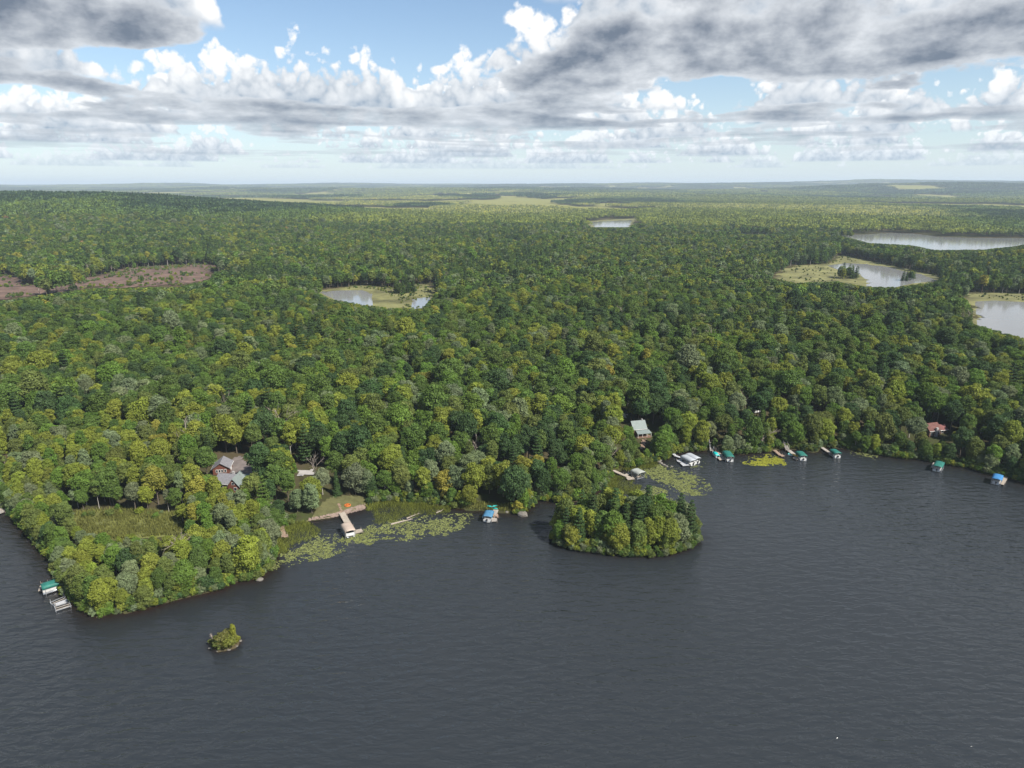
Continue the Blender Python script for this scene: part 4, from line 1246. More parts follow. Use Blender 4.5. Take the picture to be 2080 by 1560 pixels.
def pontoon(loc, rz, label, L=6.6, Wd=2.5, cover=None):
    e = empty('pontoon_boat', loc, rz, label, 'boat')
    for sg in (-1, 1):
        y = sg * Wd * 0.34; r = 0.32
        rings = [[(x, y + rr * math.cos(q * math.pi / 4), 0.18 + rr * math.sin(q * math.pi / 4)) for q in range(8)] for x, rr in ((-L / 2, r), (L * 0.32, r), (L * 0.45, r * 0.75), (L / 2, 0.06))]
        MB().loft(rings).build('pontoon', M['alu'], e, True)
    MB().box((0, 0, 0.58), (L * 0.94, Wd, 0.1)).build('deck', M['seat'], e)
    for a, b in (((-L * .45, -Wd / 2 + .05), (L * .42, -Wd / 2 + .05)), ((-L * .45, Wd / 2 - .05), (L * .42, Wd / 2 - .05)), ((L * .42, -Wd / 2 + .05), (L * .42, Wd / 2 - .05))):
        c = ((a[0] + b[0]) / 2, (a[1] + b[1]) / 2, 0.98)
        MB().box(c, (abs(b[0] - a[0]) + 0.05, abs(b[1] - a[1]) + 0.05, 0.62)).build('rail_panel', M['white'], e)
    for x, y in ((-L * .3, -.75), (-L * .3, .75), (L * .25, -.75), (L * .25, .75)):
        MB().box((x, y, 0.85), (1.5, 0.6, 0.42)).box((x, y * 1.28, 1.12), (1.5, 0.14, 0.35)).build('seat', M['seat'], e)
    MB().box((0.2, 0.55, 1.0), (0.5, 0.6, 0.75)).build('helm', M['black'], e)
    MB().box((-L / 2 - 0.15, 0, 0.8), (0.4, 0.36, 0.55)).box((-L / 2 - 0.1, 0, 0.3), (0.16, 0.14, 0.8)).build('outboard_motor', M['black'], e)
    return e

def lift(label, a_px, b_px, w, vinyl, ztop=2.0, boat=None, canopy=True, extra=1.0, group=None):
    a = np.array(at(*a_px, ztop)); b = np.array(at(*b_px, ztop))
    c = (a + b) / 2; L = np.hypot(*(b - a)) * extra; rz = math.atan2(b[1] - a[1], b[0] - a[0])
    L = min(max(L, 4.2), 7.0) * 0.92; w = w * 0.9
    e = empty('boat_lift', (c[0], c[1], 0.0), rz, label, 'boat lift', group)
    if canopy:
        prof = [(-w / 2, -0.5), (-w / 2, 0.05), (-w * 0.28, 0.36), (0, 0.46), (w * 0.28, 0.36), (w / 2, 0.05), (w / 2, -0.5)]
        inn = [(y * 0.97, z_ - 0.03) for y, z_ in prof[::-1]]
        rings = []
        for x, k in ((-L / 2, 0.45), (-L / 2 + 0.5, 0.95), (-L / 6, 1.0), (L / 6, 1.0), (L / 2 - 0.5, 0.95), (L / 2, 0.45)):
            rings.append([(x, y * (0.94 + 0.06 * k), ztop + z_ * (k if z_ > 0.06 else 1.0)) for y, z_ in prof + inn])
        MB().loft(rings).build('canopy', vinyl, e, True)
        for x in (-L / 3, 0, L / 3):
            MB().bar((x, -w / 2, ztop - 0.02), (x, 0, ztop + 0.40), 0.03).bar((x, 0, ztop + 0.40), (x, w / 2, ztop - 0.02), 0.03).build('canopy_bow', M['alu'], e)
    top = ztop - 0.1 if canopy else 1.2
    for sx in (-1, 1):
        for sy in (-1, 1):
            MB().bar((sx * L * 0.36, sy * (w / 2 - 0.08), -1.2), (sx * L * 0.36, sy * (w / 2 - 0.08), top), 0.06, None, 6).build('leg', M['alu'], e)
    for sy in (-1, 1):
        MB().box((0, sy * (w / 2 - 0.08), 0.42), (L * 0.78, 0.1, 0.14)).build('side_beam', M['alu'], e)
        MB().box((0, sy * w * 0.2, 0.30), (L * 0.7, 0.14, 0.12)).build('bunk', M['plank'], e)
        if canopy: MB().box((0, sy * (w / 2 - 0.08), top - 0.1), (L * 0.8, 0.06, 0.06)).build('top_rail', M['alu'], e)
    for sx in (-1, 1):
        MB().box((sx * L * 0.36, 0, 0.12), (0.1, w - 0.2, 0.14)).build('cross_beam', M['alu'], e)
    if boat == 'run': runabout((c[0], c[1], 0.12), rz + math.pi, 'white boat on the ' + label.replace('canopy ', ''), L=min(L * 0.95, 5.8))
    if boat == 'pon': pontoon((c[0], c[1], 0.12), rz, 'white pontoon boat on the ' + label.replace('canopy ', ''), L=L * 0.98, Wd=w * 0.84)
    return e

# west bank
dock('weathered grey dock running out from the west bank', [([(24, 1031), (-12, 1045), (-40, 1056)], 1.3)], M['plank'])
dock('wide brown swim platform beside the weathered grey dock', [([(15, 1031), (-14, 1040)], 3.4)], M['tanplank'])
lift('green canopy lift off the west tip of the peninsula', (89, 1189), (118, 1180), 2.8, M['green_vinyl'], boat='pon', extra=1.0)
dock('short tan dock end beside the green canopy lift of the peninsula', [([(84, 1199), (90, 1183)], 1.3)], M['tanplank'])
dock('grey metal dock leading from the peninsula tip to two open lifts', [([(158, 1209), (136, 1219), (110, 1229)], 1.2)], M['greydeck'])
lift('open aluminium boat lift north of the grey metal dock', (106, 1223), (134, 1211), 2.6, M['alu'], 0.9, canopy=False)
lift('open aluminium boat lift south of the grey metal dock', (117, 1231), (136, 1225), 2.4, M['alu'], 0.9, canopy=False)
# reeds and beach
dock('narrow brown plank dock standing in the reeds', [([(570, 1063), (577, 1090)], 1.2), ([(576, 1089), (585, 1087)], 1.2)], M['oldplank'])
dock('tan L-shaped dock running out from the pebble beach', [([(694, 1041), (705, 1060), (717.5, 1080)], 1.7), ([(717, 1081), (736, 1076.5)], 1.7)], M['tanplank'])
lift('tan canopy lift beside the L-shaped beach dock', (702, 1063), (712, 1079), 3.1, M['tan_vinyl'], 2.1, boat='pon', extra=1.1)
dock('pale dock with a square end beside the blue canopy lift', [([(1007.5, 1035), (999.5, 1055)], 1.5), ([(998, 1056), (1010, 1055.5)], 1.6)], M['plank'])
lift('blue canopy lift beside the pale square-ended dock', (995, 1037), (989, 1050), 2.9, M['blue_vinyl'], 1.9, boat='run', extra=0.9)
# the bay behind the island
dock('pale U-shaped dock behind the wooded island', [([(1245, 955), (1264, 963.5), (1283, 971)], 1.2), ([(1273, 972), (1288, 970.5)], 1.6), ([(1269, 965.5), (1279.5, 960.5)], 1.0), ([(1279.5, 960.5), (1298, 968.5)], 1.0)], M['tanplank'])
lift('bare grey netting lift at the end of the U-shaped dock', (1288, 953), (1304, 961), 3.6, M['mesh_vinyl'], 2.0)
dock('pale grey kinked dock with a square platform by the twin canopies', [([(1365, 919.5), (1373, 926), (1387, 930.5)], 1.0), ([(1387, 932.5), (1376.5, 935.5)], 1.2), ([(1376.5, 935.5), (1394, 942)], 1.2), ([(1384, 943.5), (1399, 942)], 2.0)], M['greydeck'])
lift('grey canopy lift nearest the kinked grey dock', (1388, 925), (1409, 936), 3.0, M['grey_vinyl'], boat='run', extra=1.1)
lift('grey canopy lift on the far side of the twin pair', (1397, 921.5), (1418, 932), 3.0, M['grey_vinyl'], boat='run', extra=1.1)
dock('tan dock with a square end below the white-railed steps', [([(1457, 918), (1470, 932)], 1.6), ([(1459, 931.5), (1474, 931)], 2.2)], M['tanplank'])
lift('green canopy lift beside the dock below the white-railed steps', (1474, 915), (1485, 930), 3.1, M['green_vinyl'], boat='run', extra=0.9)
q = at(1453, 924, 0.3); runabout((q[0], q[1], -0.12), R(100), 'small motor boat under a turquoise cover by the square-ended dock', 4.2, 1.7, M['teal'])
dock('short grey-brown dock right of the yellow-green lily patch', [([(1573, 914), (1586, 925)], 1.2), ([(1585, 925.5), (1592, 924.5)], 1.3)], M['oldplank'])
dock('pale dock carrying a yellow kayak by the round raft', [([(1602, 914), (1613, 923), (1624, 931.5)], 1.4), ([(1613, 929), (1622, 932.5)], 1.4)], M['plank'])
lift('green canopy lift beside the pale dock with the yellow kayak', (1622, 916), (1634, 927.5), 3.0, M['green_vinyl'], boat='run', extra=0.9)
dock('long slim pale dock below the bare earth slope', [([(1669, 908.5), (1682, 917), (1695, 926)], 1.2)], M['plank'])
lift('green canopy lift beside the long slim pale dock', (1690, 912), (1704, 922), 2.9, M['green_vinyl'], boat='run', extra=0.9)
lift('lone green canopy lift standing off the dark bank', (1911, 936), (1903, 950), 3.0, M['green_vinyl'], boat='run', extra=0.8)
dock('short white dock beside the lone green canopy lift', [([(1900, 940), (1895, 950)], 1.2)], M['plank'])
lift('bright blue canopy lift beside a short pinkish dock', (2029, 963), (2024, 975), 3.0, M['sky_vinyl'], 2.0, boat='run', extra=0.9)
dock('short pinkish dock beside the bright blue canopy lift', [([(2043, 968), (2034, 984)], 1.3)], M['tanplank'])

def steps(label, a_px, b_px, m, rail, w=1.2):
    x0, y0, z0 = on_land(*a_px); x1, y1 = at(*b_px, 0.5); z1 = 0.5
    e = empty('steps', (x1, y1, 0), 0, label, 'steps')
    n = 9
    for i in range(n):
        t = (i + 0.5) / n; x = x1 + (x0 - x1) * t; y = y1 + (y0 - y1) * t; zz_ = z1 + (max(z0, z1 + 1.5) - z1) * t
        rz = math.atan2(y0 - y1, x0 - x1)
        shift(MB().box((x, y, zz_ + 0.15), (math.hypot(x0 - x1, y0 - y1) / n * 0.95, w, 0.08), rz), (x1, y1, 0)).build('tread', m, e)
    ztop = max(z0, z1 + 1.5)
    nx, ny = -(y0 - y1), (x0 - x1); l = math.hypot(nx, ny) or 1; nx /= l; ny /= l
    for sg in (-1, 1):
        ox, oy = nx * sg * w / 2, ny * sg * w / 2
        mb = MB().bar((x1 + ox, y1 + oy, z1 + 1.1), (x0 + ox, y0 + oy, ztop + 1.1), 0.05)
        shift(mb, (x1, y1, 0)).build('handrail', rail, e)
        shift(MB().bar((x1 + ox, y1 + oy, z1 + 0.1), (x0 + ox, y0 + oy, ztop + 0.05), 0.09), (x1, y1, 0)).build('stringer', m, e)
        for t in (0.05, 0.5, 0.95):
            X, Y, Z = x1 + (x0 - x1) * t + ox, y1 + (y0 - y1) * t + oy, z1 + (ztop - z1) * t
            shift(MB().bar((X, Y, Z - 0.4), (X, Y, Z + 1.1), 0.045), (x1, y1, 0)).build('baluster', rail, e)
steps('white-railed wooden steps down the bank to the square-ended dock', (1443, 905), (1446, 917), M['plank'], M['white'])
steps('brown wooden ramp beside the white-railed steps', (1447, 906), (1457, 918.5), M['oldplank'], M['oldplank'], 1.0)
steps('grey wooden steps down the bank by the round raft', (1592, 907), (1600, 915), M['plank'], M['plank'])

def torus(r, t, z, n=20, k=8):
    V = []; F = []
    for i in range(n):
        for j in range(k):
            a = 2 * math.pi * i / n; b = 2 * math.pi * j / k
            V.append(((r + t * math.cos(b)) * math.cos(a), (r + t * math.cos(b)) * math.sin(a), z + t * math.sin(b)))
            F.append((i * k + j, ((i + 1) % n) * k + j, ((i + 1) % n) * k + (j + 1) % k, i * k + (j + 1) % k))
    return MB().add(V, F)
q = at(1606, 923.5, 0.1); e = empty('round_raft', (q[0], q[1], 0), 0, 'round turquoise and white inflatable raft floating by a dock', 'raft')
torus(0.85, 0.2, 0.12).build('tube', M['white'], e, True); torus(0.85, 0.12, 0.27).build('rim', M['teal'], e, True)
MB().loft([[(0.7 * math.cos(i * math.pi / 5), 0.7 * math.sin(i * math.pi / 5), z_) for i in range(10)] for z_ in (0.03, 0.06)]).build('floor', M['teal'], e)
x0, y0, z0 = on_land(706, 1028); e = empty('swim_tube', (x0, y0, z0 + 0.08), 0, 'orange inflatable tube with a seat on the lawn', 'swim tube')
torus(0.8, 0.17, 0.2).build('tube', M['orange'], e, True)
MB().box((0, 0, 0.22), (0.7, 0.55, 0.25)).box((0, 0.28, 0.42), (0.7, 0.16, 0.4)).build('seat', M['orange'], e)

def kayak(loc, rz, label, m, L=3.2, w=0.75, name='kayak'):
    e = empty(name, loc, rz, label, name)
    rings = []
    for i in range(9):
        t = -1 + 2 * i / 8; ww = w / 2 * (1 - abs(t) ** 2.3) + 0.03; up = 0.12 * t * t
        rings.append([(t * L / 2, ww * math.cos(a), 0.2 + up + 0.2 * math.sin(a)) for a in [j * math.pi / 4 for j in range(8)]])
    MB().loft(rings).build('hull', m, e, True)
    MB().loft([[(0.45 * math.cos(a) - 0.1, 0.24 * math.sin(a), z_) for a in [j * math.pi / 5 for j in range(10)]] for z_ in (0.36, 0.43)]).build('cockpit', M['black'], e)
q = at(1617.5, 926.5, 0.6); kayak((q[0], q[1], 0.58), R(120), 'yellow kayak lying on the pale dock', M['yellow'])
x0, y0, z0 = on_land(1000, 1030); kayak((x0, y0, z0 + 0.1), R(10), 'turquoise kayak pulled up on the bank behind the pale dock', M['teal'], 3.0, 1.0)
x0, y0, z0 = on_land(1003, 1034); kayak((x0, y0, z0 + 0.1), R(-35), 'slim turquoise paddle board sliding towards the pale dock', M['teal'], 2.6, 0.5, 'paddle_board')
q = at(1004, 1051, 0.6)
for dx, lb in ((0.0, 'wooden deck chair on the pale dock facing the lake'), (0.95, 'wooden deck chair beside its twin on the pale dock end')):
    e = empty('deck_chair', (q[0] + dx, q[1] - dx * 0.3, 0.58), R(20), lb, 'chair')
    MB().box((0, 0, 0.35), (0.55, 0.55, 0.06)).build('seat', M['oldplank'], e)
    MB().add([(-0.27, 0.25, 0.35), (0.27, 0.25, 0.35), (0.27, 0.5, 1.0), (-0.27, 0.5, 1.0), (-0.27, 0.31, 0.35), (0.27, 0.31, 0.35), (0.27, 0.56, 1.0), (-0.27, 0.56, 1.0)],
             [(0, 1, 2, 3), (7, 6, 5, 4), (0, 4, 5, 1), (1, 5, 6, 2), (2, 6, 7, 3), (3, 7, 4, 0)]).build('backrest', M['oldplank'], e)
    for sx in (-1, 1):
        MB().box((sx * 0.26, -0.24, 0.17), (0.06, 0.06, 0.34)).build('leg', M['oldplank'], e); MB().box((sx * 0.26, 0.24, 0.17), (0.06, 0.06, 0.34)).build('leg', M['oldplank'], e)
        MB().box((sx * 0.3, 0, 0.58), (0.1, 0.7, 0.04)).build('armrest', M['oldplank'], e)

def log(label, a, b, r, m):
    A_ = at(*a, 0.1); B_ = at(*b, 0.1)
    e = empty('fallen_log', (A_[0], A_[1], 0.0), 0, label, 'log')
    B2 = (B_[0] - A_[0], B_[1] - A_[1])
    MB().bar((0, 0, 0.1), (B2[0] * 0.5, B2[1] * 0.5, 0.16), r, r * 0.75, 8).bar((B2[0] * 0.5, B2[1] * 0.5, 0.16), (B2[0], B2[1], 0.08), r * 0.75, r * 0.3, 8).build('stem', m, e)
    for t in (0.35, 0.6, 0.8):
        MB().bar((B2[0] * t, B2[1] * t, 0.14), (B2[0] * t + random.uniform(-1, 1), B2[1] * t + random.uniform(0.3, 1.2), 0.35), r * 0.3, 0.02, 5).build('branch', m, e)
log('long bleached log floating among the lily pads', (794, 1065), (838, 1054), 0.24, M['dead'])
log('bleached log lying beyond the long one at the reed edge', (826, 1053), (854, 1042), 0.2, M['dead'])
log('pale log at the water edge behind the lily pads', (886, 1042), (898, 1037), 0.22, M['dead'])

M['rock'] = mat('shore_rock', (0.15, 0.135, 0.115), 0.9, 1.5, var=0.3, bump=0.5)
def boulder(label, px, py, s_, grp=None):
    x0, y0 = at(px, py, 0.1)
    bm = bmesh.new(); bmesh.ops.create_icosphere(bm, subdivisions=2, radius=1.0)
    rr = np.random.default_rng(int(px * 7 + py))
    off = rr.uniform(0, 50, 2)
    for v in bm.verts:
        k = 0.75 + 0.5 * float(vnoise(np.array([v.co.x * 1.6 + off[0] + v.co.z]), np.array([v.co.y * 1.6 + off[1]]))[0])
        v.co = Vector((v.co.x * k * s_ * 1.2, v.co.y * k * s_, v.co.z * k * s_ * 0.6))
    me = bpy.data.meshes.new('boulder'); bm.to_mesh(me); bm.free(); me.materials.append(M['rock'])
    o = obj('boulder', me); o.location = (x0, y0, 0.1); o.rotation_euler = (0, 0, rr.uniform(0, 6))
    tag(o, label, 'boulder', grp)
for i, (a, b, c) in enumerate(((1338, 938, 0.9), (1343, 941, 0.7), (1348, 944, 0.55), (1354, 947, 0.5), (1341, 935, 0.6), (1364, 947.5, 0.45))):
    boulder('pale boulder on the stone spit beside the kinked grey dock', a, b, c, 'boulders of the stone spit')
for a, b, c, lb in ((1061, 1045, 1.5, 'large mossy boulder in the shallows east of the pale dock'), (1092, 1013, 0.8, 'small pale boulder at the mouth of the island channel'),
                    (528, 1177, 0.7, 'boulder at the waterline of the peninsula by the reeds'), (1030, 1040, 0.5, 'small boulder at the end of the sandy strip by the pale dock')):
    boulder(lb, a, b, c)
for i in range(14):
    a = ROCK[i * len(ROCK) // 14 % len(ROCK)]; px_, py_ = to_px(np.array([a[0] * 1.0, a[1], 0.1]))
    boulder('dark rim stone of the tiny shrub islet', float(px_) + random.uniform(-4, 4), float(py_) + random.uniform(-1, 1), random.uniform(0.16, 0.3), 'rim stones of the shrub islet')

# ------------------------------------------------------------------ houses
M['log_wall'] = mat('red_log_wall', (0.13, 0.048, 0.032), 0.8, 1.5, var=0.25)
M['brown_wall'] = mat('brown_wall', (0.12, 0.065, 0.045), 0.85, 1.5, var=0.25)
M['roof_grey'] = mat('grey_shingles', (0.17, 0.165, 0.175), 0.9, 1.2, var=0.2)
M['roof_green'] = mat('pale_green_metal_roof', (0.17, 0.20, 0.19), 0.6, 0.6, var=0.1)
M['roof_red'] = mat('red_shingles', (0.13, 0.06, 0.05), 0.9, 1.2, var=0.25)
M['roof_maroon'] = mat('maroon_shingles', (0.16, 0.065, 0.06), 0.9, 1.2, var=0.2)
M['stone'] = mat('chimney_stone', (0.33, 0.31, 0.30), 0.9, 2.0, var=0.3)
M['trim'] = mat('white_trim', (0.7, 0.69, 0.66), 0.6)

def gable(e, cx, cy, L, Wd, hw, hr, wall, roof, axis=0.0, z0=0.0, over=0.5, win=(), wall_name='wall'):
    """gabled block in the local space of e; ridge along local x turned by axis"""
    ca, sa = math.cos(axis), math.sin(axis)
    def T3(p): return (cx + p[0] * ca - p[1] * sa, cy + p[0] * sa + p[1] * ca, z0 + p[2])
    def tr(mb): mb.V = [T3(v) for v in mb.V]; return mb
    l, w = L / 2, Wd / 2
    tr(MB().add([(-l, -w, -1.5), (l, -w, -1.5), (l, w, -1.5), (-l, w, -1.5), (-l, -w, hw), (l, -w, hw), (l, w, hw), (-l, w, hw), (-l, 0, hw + hr), (l, 0, hw + hr)],
           [(0, 1, 5, 4), (1, 2, 6, 9, 5), (2, 3, 7, 6), (3, 0, 4, 8, 7), (4, 5, 9, 8), (6, 7, 8, 9)])).build(wall_name, wall, e)
    k = hr / w; t = 0.16
    for sg in (-1, 1):
        yo = sg * (w + over); zo = hw - k * over
        V = [(-l - over, 0, hw + hr + 0.05), (l + over, 0, hw + hr + 0.05), (l + over, yo, zo + 0.05), (-l - over, yo, zo + 0.05)]
        V += [(x, y, z_ + t) for x, y, z_ in V]
        rp_ = tr(MB().add(V, [(0, 1, 2, 3), (7, 6, 5, 4), (0, 4, 5, 1), (1, 5, 6, 2), (2, 6, 7, 3), (3, 7, 4, 0)])).build('roof', roof, e)
        tr(MB().box((0, yo + sg * 0.02, zo + 0.1), (L + 2 * over, 0.05, 0.2))).build('eave_trim', M['trim'], rp_)
    for (fx, fy, fz, ww, wh) in win:        # windows: on a side (fy = +-1) or a gable end (fx = +-1)
        if abs(fy) == 1:
            fr = tr(MB().box((fx, fy * (w + 0.03), fz), (ww + 0.2, 0.08, wh + 0.2))).build('window', M['trim'], e)
            tr(MB().box((fx, fy * (w + 0.06), fz), (ww, 0.06, wh))).build('pane', M['glass'], fr)
        else:
            fr = tr(MB().box((math.copysign(l + 0.03, fx), fy, fz), (0.08, ww + 0.2, wh + 0.2))).build('window', M['trim'], e)
            tr(MB().box((math.copysign(l + 0.06, fx), fy, fz), (0.06, ww, wh))).build('pane', M['glass'], fr)

x0, y0, z0 = on_land(462, 1000)
e = empty('log_lodge', (x0, y0 + 2, z0), R(-8), 'red log lodge with grey and green gabled roofs below the drive', 'house')
e.scale = (0.66, 0.66, 0.66)
gable(e, -1.5, 3.0, 9.5, 7.5, 3.2, 3.0, M['log_wall'], M['roof_grey'], 0.0, win=[(-2, -1, 1.8, 1.2, 1.3), (0.5, -1, 1.8, 1.2, 1.3)])
gable(e, 3.2, 1.0, 9.0, 5.0, 3.6, 3.2, M['log_wall'], M['roof_green'], R(-82), win=[(1, -1.0 + 0.0, 2.0, 1.4, 1.4), (1, 0.9, 2.0, 1.2, 1.4), (1, 0.0, 4.6, 1.0, 1.0)])
gable(e, 7.5, 5.5, 8.0, 6.0, 3.0, 2.6, M['log_wall'], M['roof_green'], R(15), win=[(0, -1, 1.7, 1.2, 1.2), (2, -1, 1.7, 1.2, 1.2)])
MB().box((0.5, 3.4, 6.3), (0.9, 0.9, 2.2)).build('chimney', M['stone'], e)
x0, y0, z0 = on_land(448, 962)
e = empty('garage', (x0, y0 + 2, z0), R(12), 'small red garage with a grey gabled roof beside the drive', 'garage')
e.scale = (0.85, 0.85, 0.85)
gable(e, 0, 0, 6.5, 5.6, 2.5, 1.9, M['log_wall'], M['roof_grey'], R(-90), win=[(1, -1.4, 1.4, 0.55, 1.0), (1, -0.5, 1.4, 0.55, 1.0), (1, 0.4, 1.4, 0.55, 1.0), (1, 1.5, 1.4, 0.55, 1.0)])
MB().box((2.84, 0.4, 1.0), (0.08, 1.6, 2.0)).build('door', M['trim'], e)
x0, y0, z0 = on_land(1306, 890)
e = empty('cabin', (x0, y0 + 3, z0), R(14), 'cabin with a pale green metal roof and a railed porch', 'house')
e.scale = (0.66, 0.66, 0.66)
gable(e, -1.5, 2.5, 7.5, 7.0, 4.4, 3.4, M['brown_wall'], M['roof_green'], 0.0, win=[(-1, -1, 3.4, 1.2, 0.9), (1.5, -1, 3.4, 1.2, 0.9)])
MB().add([(-4.2, -1.2, 3.5), (3.6, -1.2, 3.5), (4.0, -4.6, 2.5), (-4.4, -4.6, 2.5), (-4.2, -1.2, 3.62), (3.6, -1.2, 3.62), (4.0, -4.6, 2.62), (-4.4, -4.6, 2.62)],
         [(3, 2, 1, 0), (4, 5, 6, 7), (0, 1, 5, 4), (1, 2, 6, 5), (2, 3, 7, 6), (3, 0, 4, 7)]).build('porch_roof', M['roof_green'], e)
MB().box((-0.2, -2.8, 0.3), (8.0, 3.4, 0.25)).build('porch_floor', M['oldplank'], e)
for x in (-4.0, -1.4, 1.2, 3.7):
    MB().box((x, -4.4, 1.4), (0.16, 0.16, 2.4)).build('porch_post', M['trim'], e)
for z_ in (0.7, 1.25):
    MB().box((-0.2, -4.45, z_), (7.9, 0.08, 0.12)).build('porch_rail', M['log_wall'], e)
MB().box((-0.2, -4.45, 0.0), (7.9, 0.06, 0.9)).build('porch_skirt', M['log_wall'], e)
MB().box((1.0, 2.6, 8.0), (0.7, 0.7, 1.4)).build('chimney', M['stone'], e)
x0, y0, z0 = on_land(1902, 890)
e = empty('house', (x0, y0 + 3, z0), R(16), 'red-roofed house with a stone chimney on its lake side', 'house')
e.scale = (0.72, 0.72, 0.72)
gable(e, 0, 1.5, 7.0, 6.5, 3.4, 2.6, M['brown_wall'], M['roof_red'], 0.0, win=[(-2, -1, 1.7, 1.2, 1.3), (2.2, -1, 1.7, 1.2, 1.3)])
gable(e, 6.2, 2.0, 5.5, 5.0, 2.6, 1.8, M['brown_wall'], M['roof_maroon'], 0.0, win=[(0, -1, 1.5, 1.6, 1.2)])
MB().box((0.2, -2.3, 2.2), (1.2, 0.9, 5.2)).build('chimney', M['stone'], e)
x0, y0, z0 = on_land(1662, 831)
e = empty('house', (x0, y0 + 3, z0), R(-20), 'dark maroon-roofed house deep among the trees', 'house')
gable(e, 0, 0, 7.0, 6.0, 3.2, 2.4, M['brown_wall'], M['roof_maroon'], 0.0, win=[(-1.5, -1, 1.7, 1.2, 1.2), (1.5, -1, 1.7, 1.2, 1.2)])
x0, y0, z0 = on_land(1828, 850)
e = empty('shed', (x0, y0 + 2, z0), R(10), 'small maroon-roofed shed behind the red-roofed house', 'shed')
gable(e, 0, 0, 4.5, 4.0, 2.4, 1.6, M['brown_wall'], M['roof_maroon'], 0.0, win=[(0, -1, 1.4, 0.9, 0.9)])
# camper
x0, y0, z0 = on_land(1537, 838)
e = empty('camper', (x0, y0, z0), R(25), 'white camper parked among the trees', 'camper')
MB().loft([[(-2.4, y, z_) for y, z_ in ((-1.1, .5), (1.1, .5), (1.1, 2.3), (.8, 2.6), (-.8, 2.6), (-1.1, 2.3))], [(1.9, y, z_) for y, z_ in ((-1.1, .5), (1.1, .5), (1.1, 2.3), (.8, 2.6), (-.8, 2.6), (-1.1, 2.3))],
           [(2.5, y, z_) for y, z_ in ((-1.05, .8), (1.05, .8), (1.0, 1.9), (.7, 2.1), (-.7, 2.1), (-1.0, 1.9))]]).build('body', M['white'], e)
for x in (-1.3, 0.6): MB().box((x, -1.12, 1.7), (0.9, 0.05, 0.6)).build('window', M['glass'], e)
MB().box((-0.4, -1.12, 1.3), (0.6, 0.04, 1.5)).build('door', M['trim'], e)
for sy in (-1, 1): MB().bar((-0.2, sy * 0.85, 0.33), (-0.2, sy * 1.08, 0.33), 0.33, None, 12).build('wheel', M['black'], e)
MB().bar((2.4, 0, 0.55), (3.6, 0, 0.5), 0.06).build('tow_bar', M['black'], e)
x0, y0, z0 = on_land(550, 958)
e = empty('propane_tank', (x0, y0, z0 + 0.3), 0.6, 'white propane tank in the trees beside the lodge', 'tank')
MB().loft([[(x, r * math.cos(a), 0.6 + r * math.sin(a)) for a in [k * math.pi / 5 for k in range(10)]] for x, r in ((-1.3, .1), (-1.15, .38), (-.9, .5), (.9, .5), (1.15, .38), (1.3, .1))]).build('tank_shell', M['white'], e, True)
for x in (-0.7, 0.7): MB().box((x, 0, 0.05), (0.15, 0.7, 0.4)).build('leg', M['alu'], e)

# ------------------------------------------------------------------ bare trees and the shrub islet
for i, (px_, py_, H_, lb) in enumerate(((388, 935, 13, 'bare bleached tree standing above the bright stand'), (372, 1150, 8.5, 'bare grey tree among the crowns of the peninsula'),
        (1237, 945, 9, 'thin bare snag beside the U-shaped dock'), (455, 880, 12, 'bare grey tree behind the log lodge'), (1546, 912, 9, 'pale bare snag behind the yellow-green lily patch'), (230, 1010, 9, 'bare grey snag behind the sedge meadow'))):
    x0, y0, z0 = on_land(px_, py_); rr = np.random.default_rng(900 + i)
    e = empty('bare_tree', (x0, y0, z0), 0, lb, 'bare tree')
    b = dead_mb(rr, H_ * 1.25)
    n0 = 8
    tv = MB(); tv.V = b.V[:n0]; tv.F = [f for f in b.F if max(f) < n0]
    bv = MB(); bv.V = [v for v in b.V[n0:]]; bv.F = [tuple(k - n0 for k in f) for f in b.F if min(f) >= n0]
    tv.build('trunk', M['dead'], e); bv.build('branches', M['dead'], e)

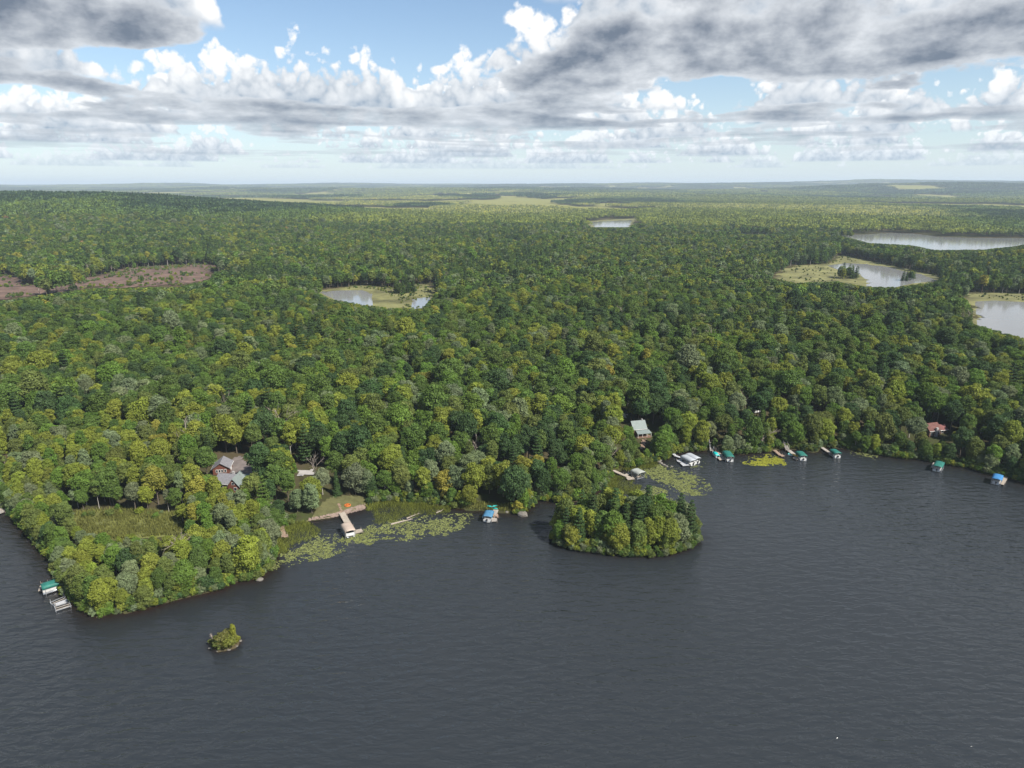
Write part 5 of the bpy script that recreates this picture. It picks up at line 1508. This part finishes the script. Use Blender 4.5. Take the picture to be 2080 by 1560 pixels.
def single_plant(px_, py_, v_, sc_, col, name, label, cat, dz=0.0):
    x0, y0, z0 = on_land(px_, py_)
    cr, tr, kd, _, _ = VAR[v_]
    e = empty(name, (x0, y0, max(z0, 0.1) + dz), random.uniform(0, 6), label, cat); e.scale = sc_ if isinstance(sc_, tuple) else (sc_,) * 3
    c = obj('foliage' if kd == 'shrub' else 'crown', cr, e); c['tint'] = list(col); obj('stem' if kd == 'shrub' else 'trunk', tr, e)
single_plant(455, 1311, 16, (1.25, 1.0, 1.0), (0.125, 0.125, 0.035), 'shrub', 'wide olive shrub in the middle of the tiny islet', 'shrub')
single_plant(466, 1312, 17, 0.95, (0.15, 0.165, 0.03), 'shrub', 'yellowish shrub on the east half of the tiny islet', 'shrub')
single_plant(445, 1314, 18, 0.8, (0.10, 0.125, 0.03), 'shrub', 'low green shrub on the west half of the tiny islet', 'shrub')
single_plant(480, 1305, 18, 0.5, (0.2, 0.21, 0.03), 'shrub', 'small bright shrub at the foot of the islet sapling', 'shrub')
single_plant(476, 1306, 8, (0.3, 0.3, 0.3), (0.22, 0.235, 0.03), 'sapling', 'bright yellow-green sapling on the tiny shrub islet', 'tree')
single_plant(428, 1306, 17, 0.3, (0.15, 0.17, 0.05), 'shrub', 'little pale shrub at the west point of the tiny islet', 'shrub')
x0, y0, z0 = on_land(432, 1304)
e = empty('bare_shrub', (x0, y0, z0), 0, 'bare twiggy shrub beside the little pale shrub of the tiny islet', 'bare shrub')
dead_mb(np.random.default_rng(3), 2.6).build('twigs', M['dead'], e)

# ------------------------------------------------------------------ haze
hm = bpy.data.materials.new('haze'); hm.use_nodes = True
hn = NT(hm.node_tree)
hv = hn.n('ShaderNodeVolumePrincipled', None, Density=7.5e-5, Color=(0.72, 0.86, 1.0, 1))
hn.n('ShaderNodeOutputMaterial', None, Volume=hv.outputs[0])
top_z = max(float(GZ.max()) + 26.0, CAM_H + 12.0)
hb = MB(); bot = float(GZ.min()) - 1.5
hb.box((0, 11500, (top_z + bot) / 2), (52000, 28000, top_z - bot))
tag(hb.build('haze', hm), 'thin blue summer haze over the whole landscape', 'haze', kind='stuff')
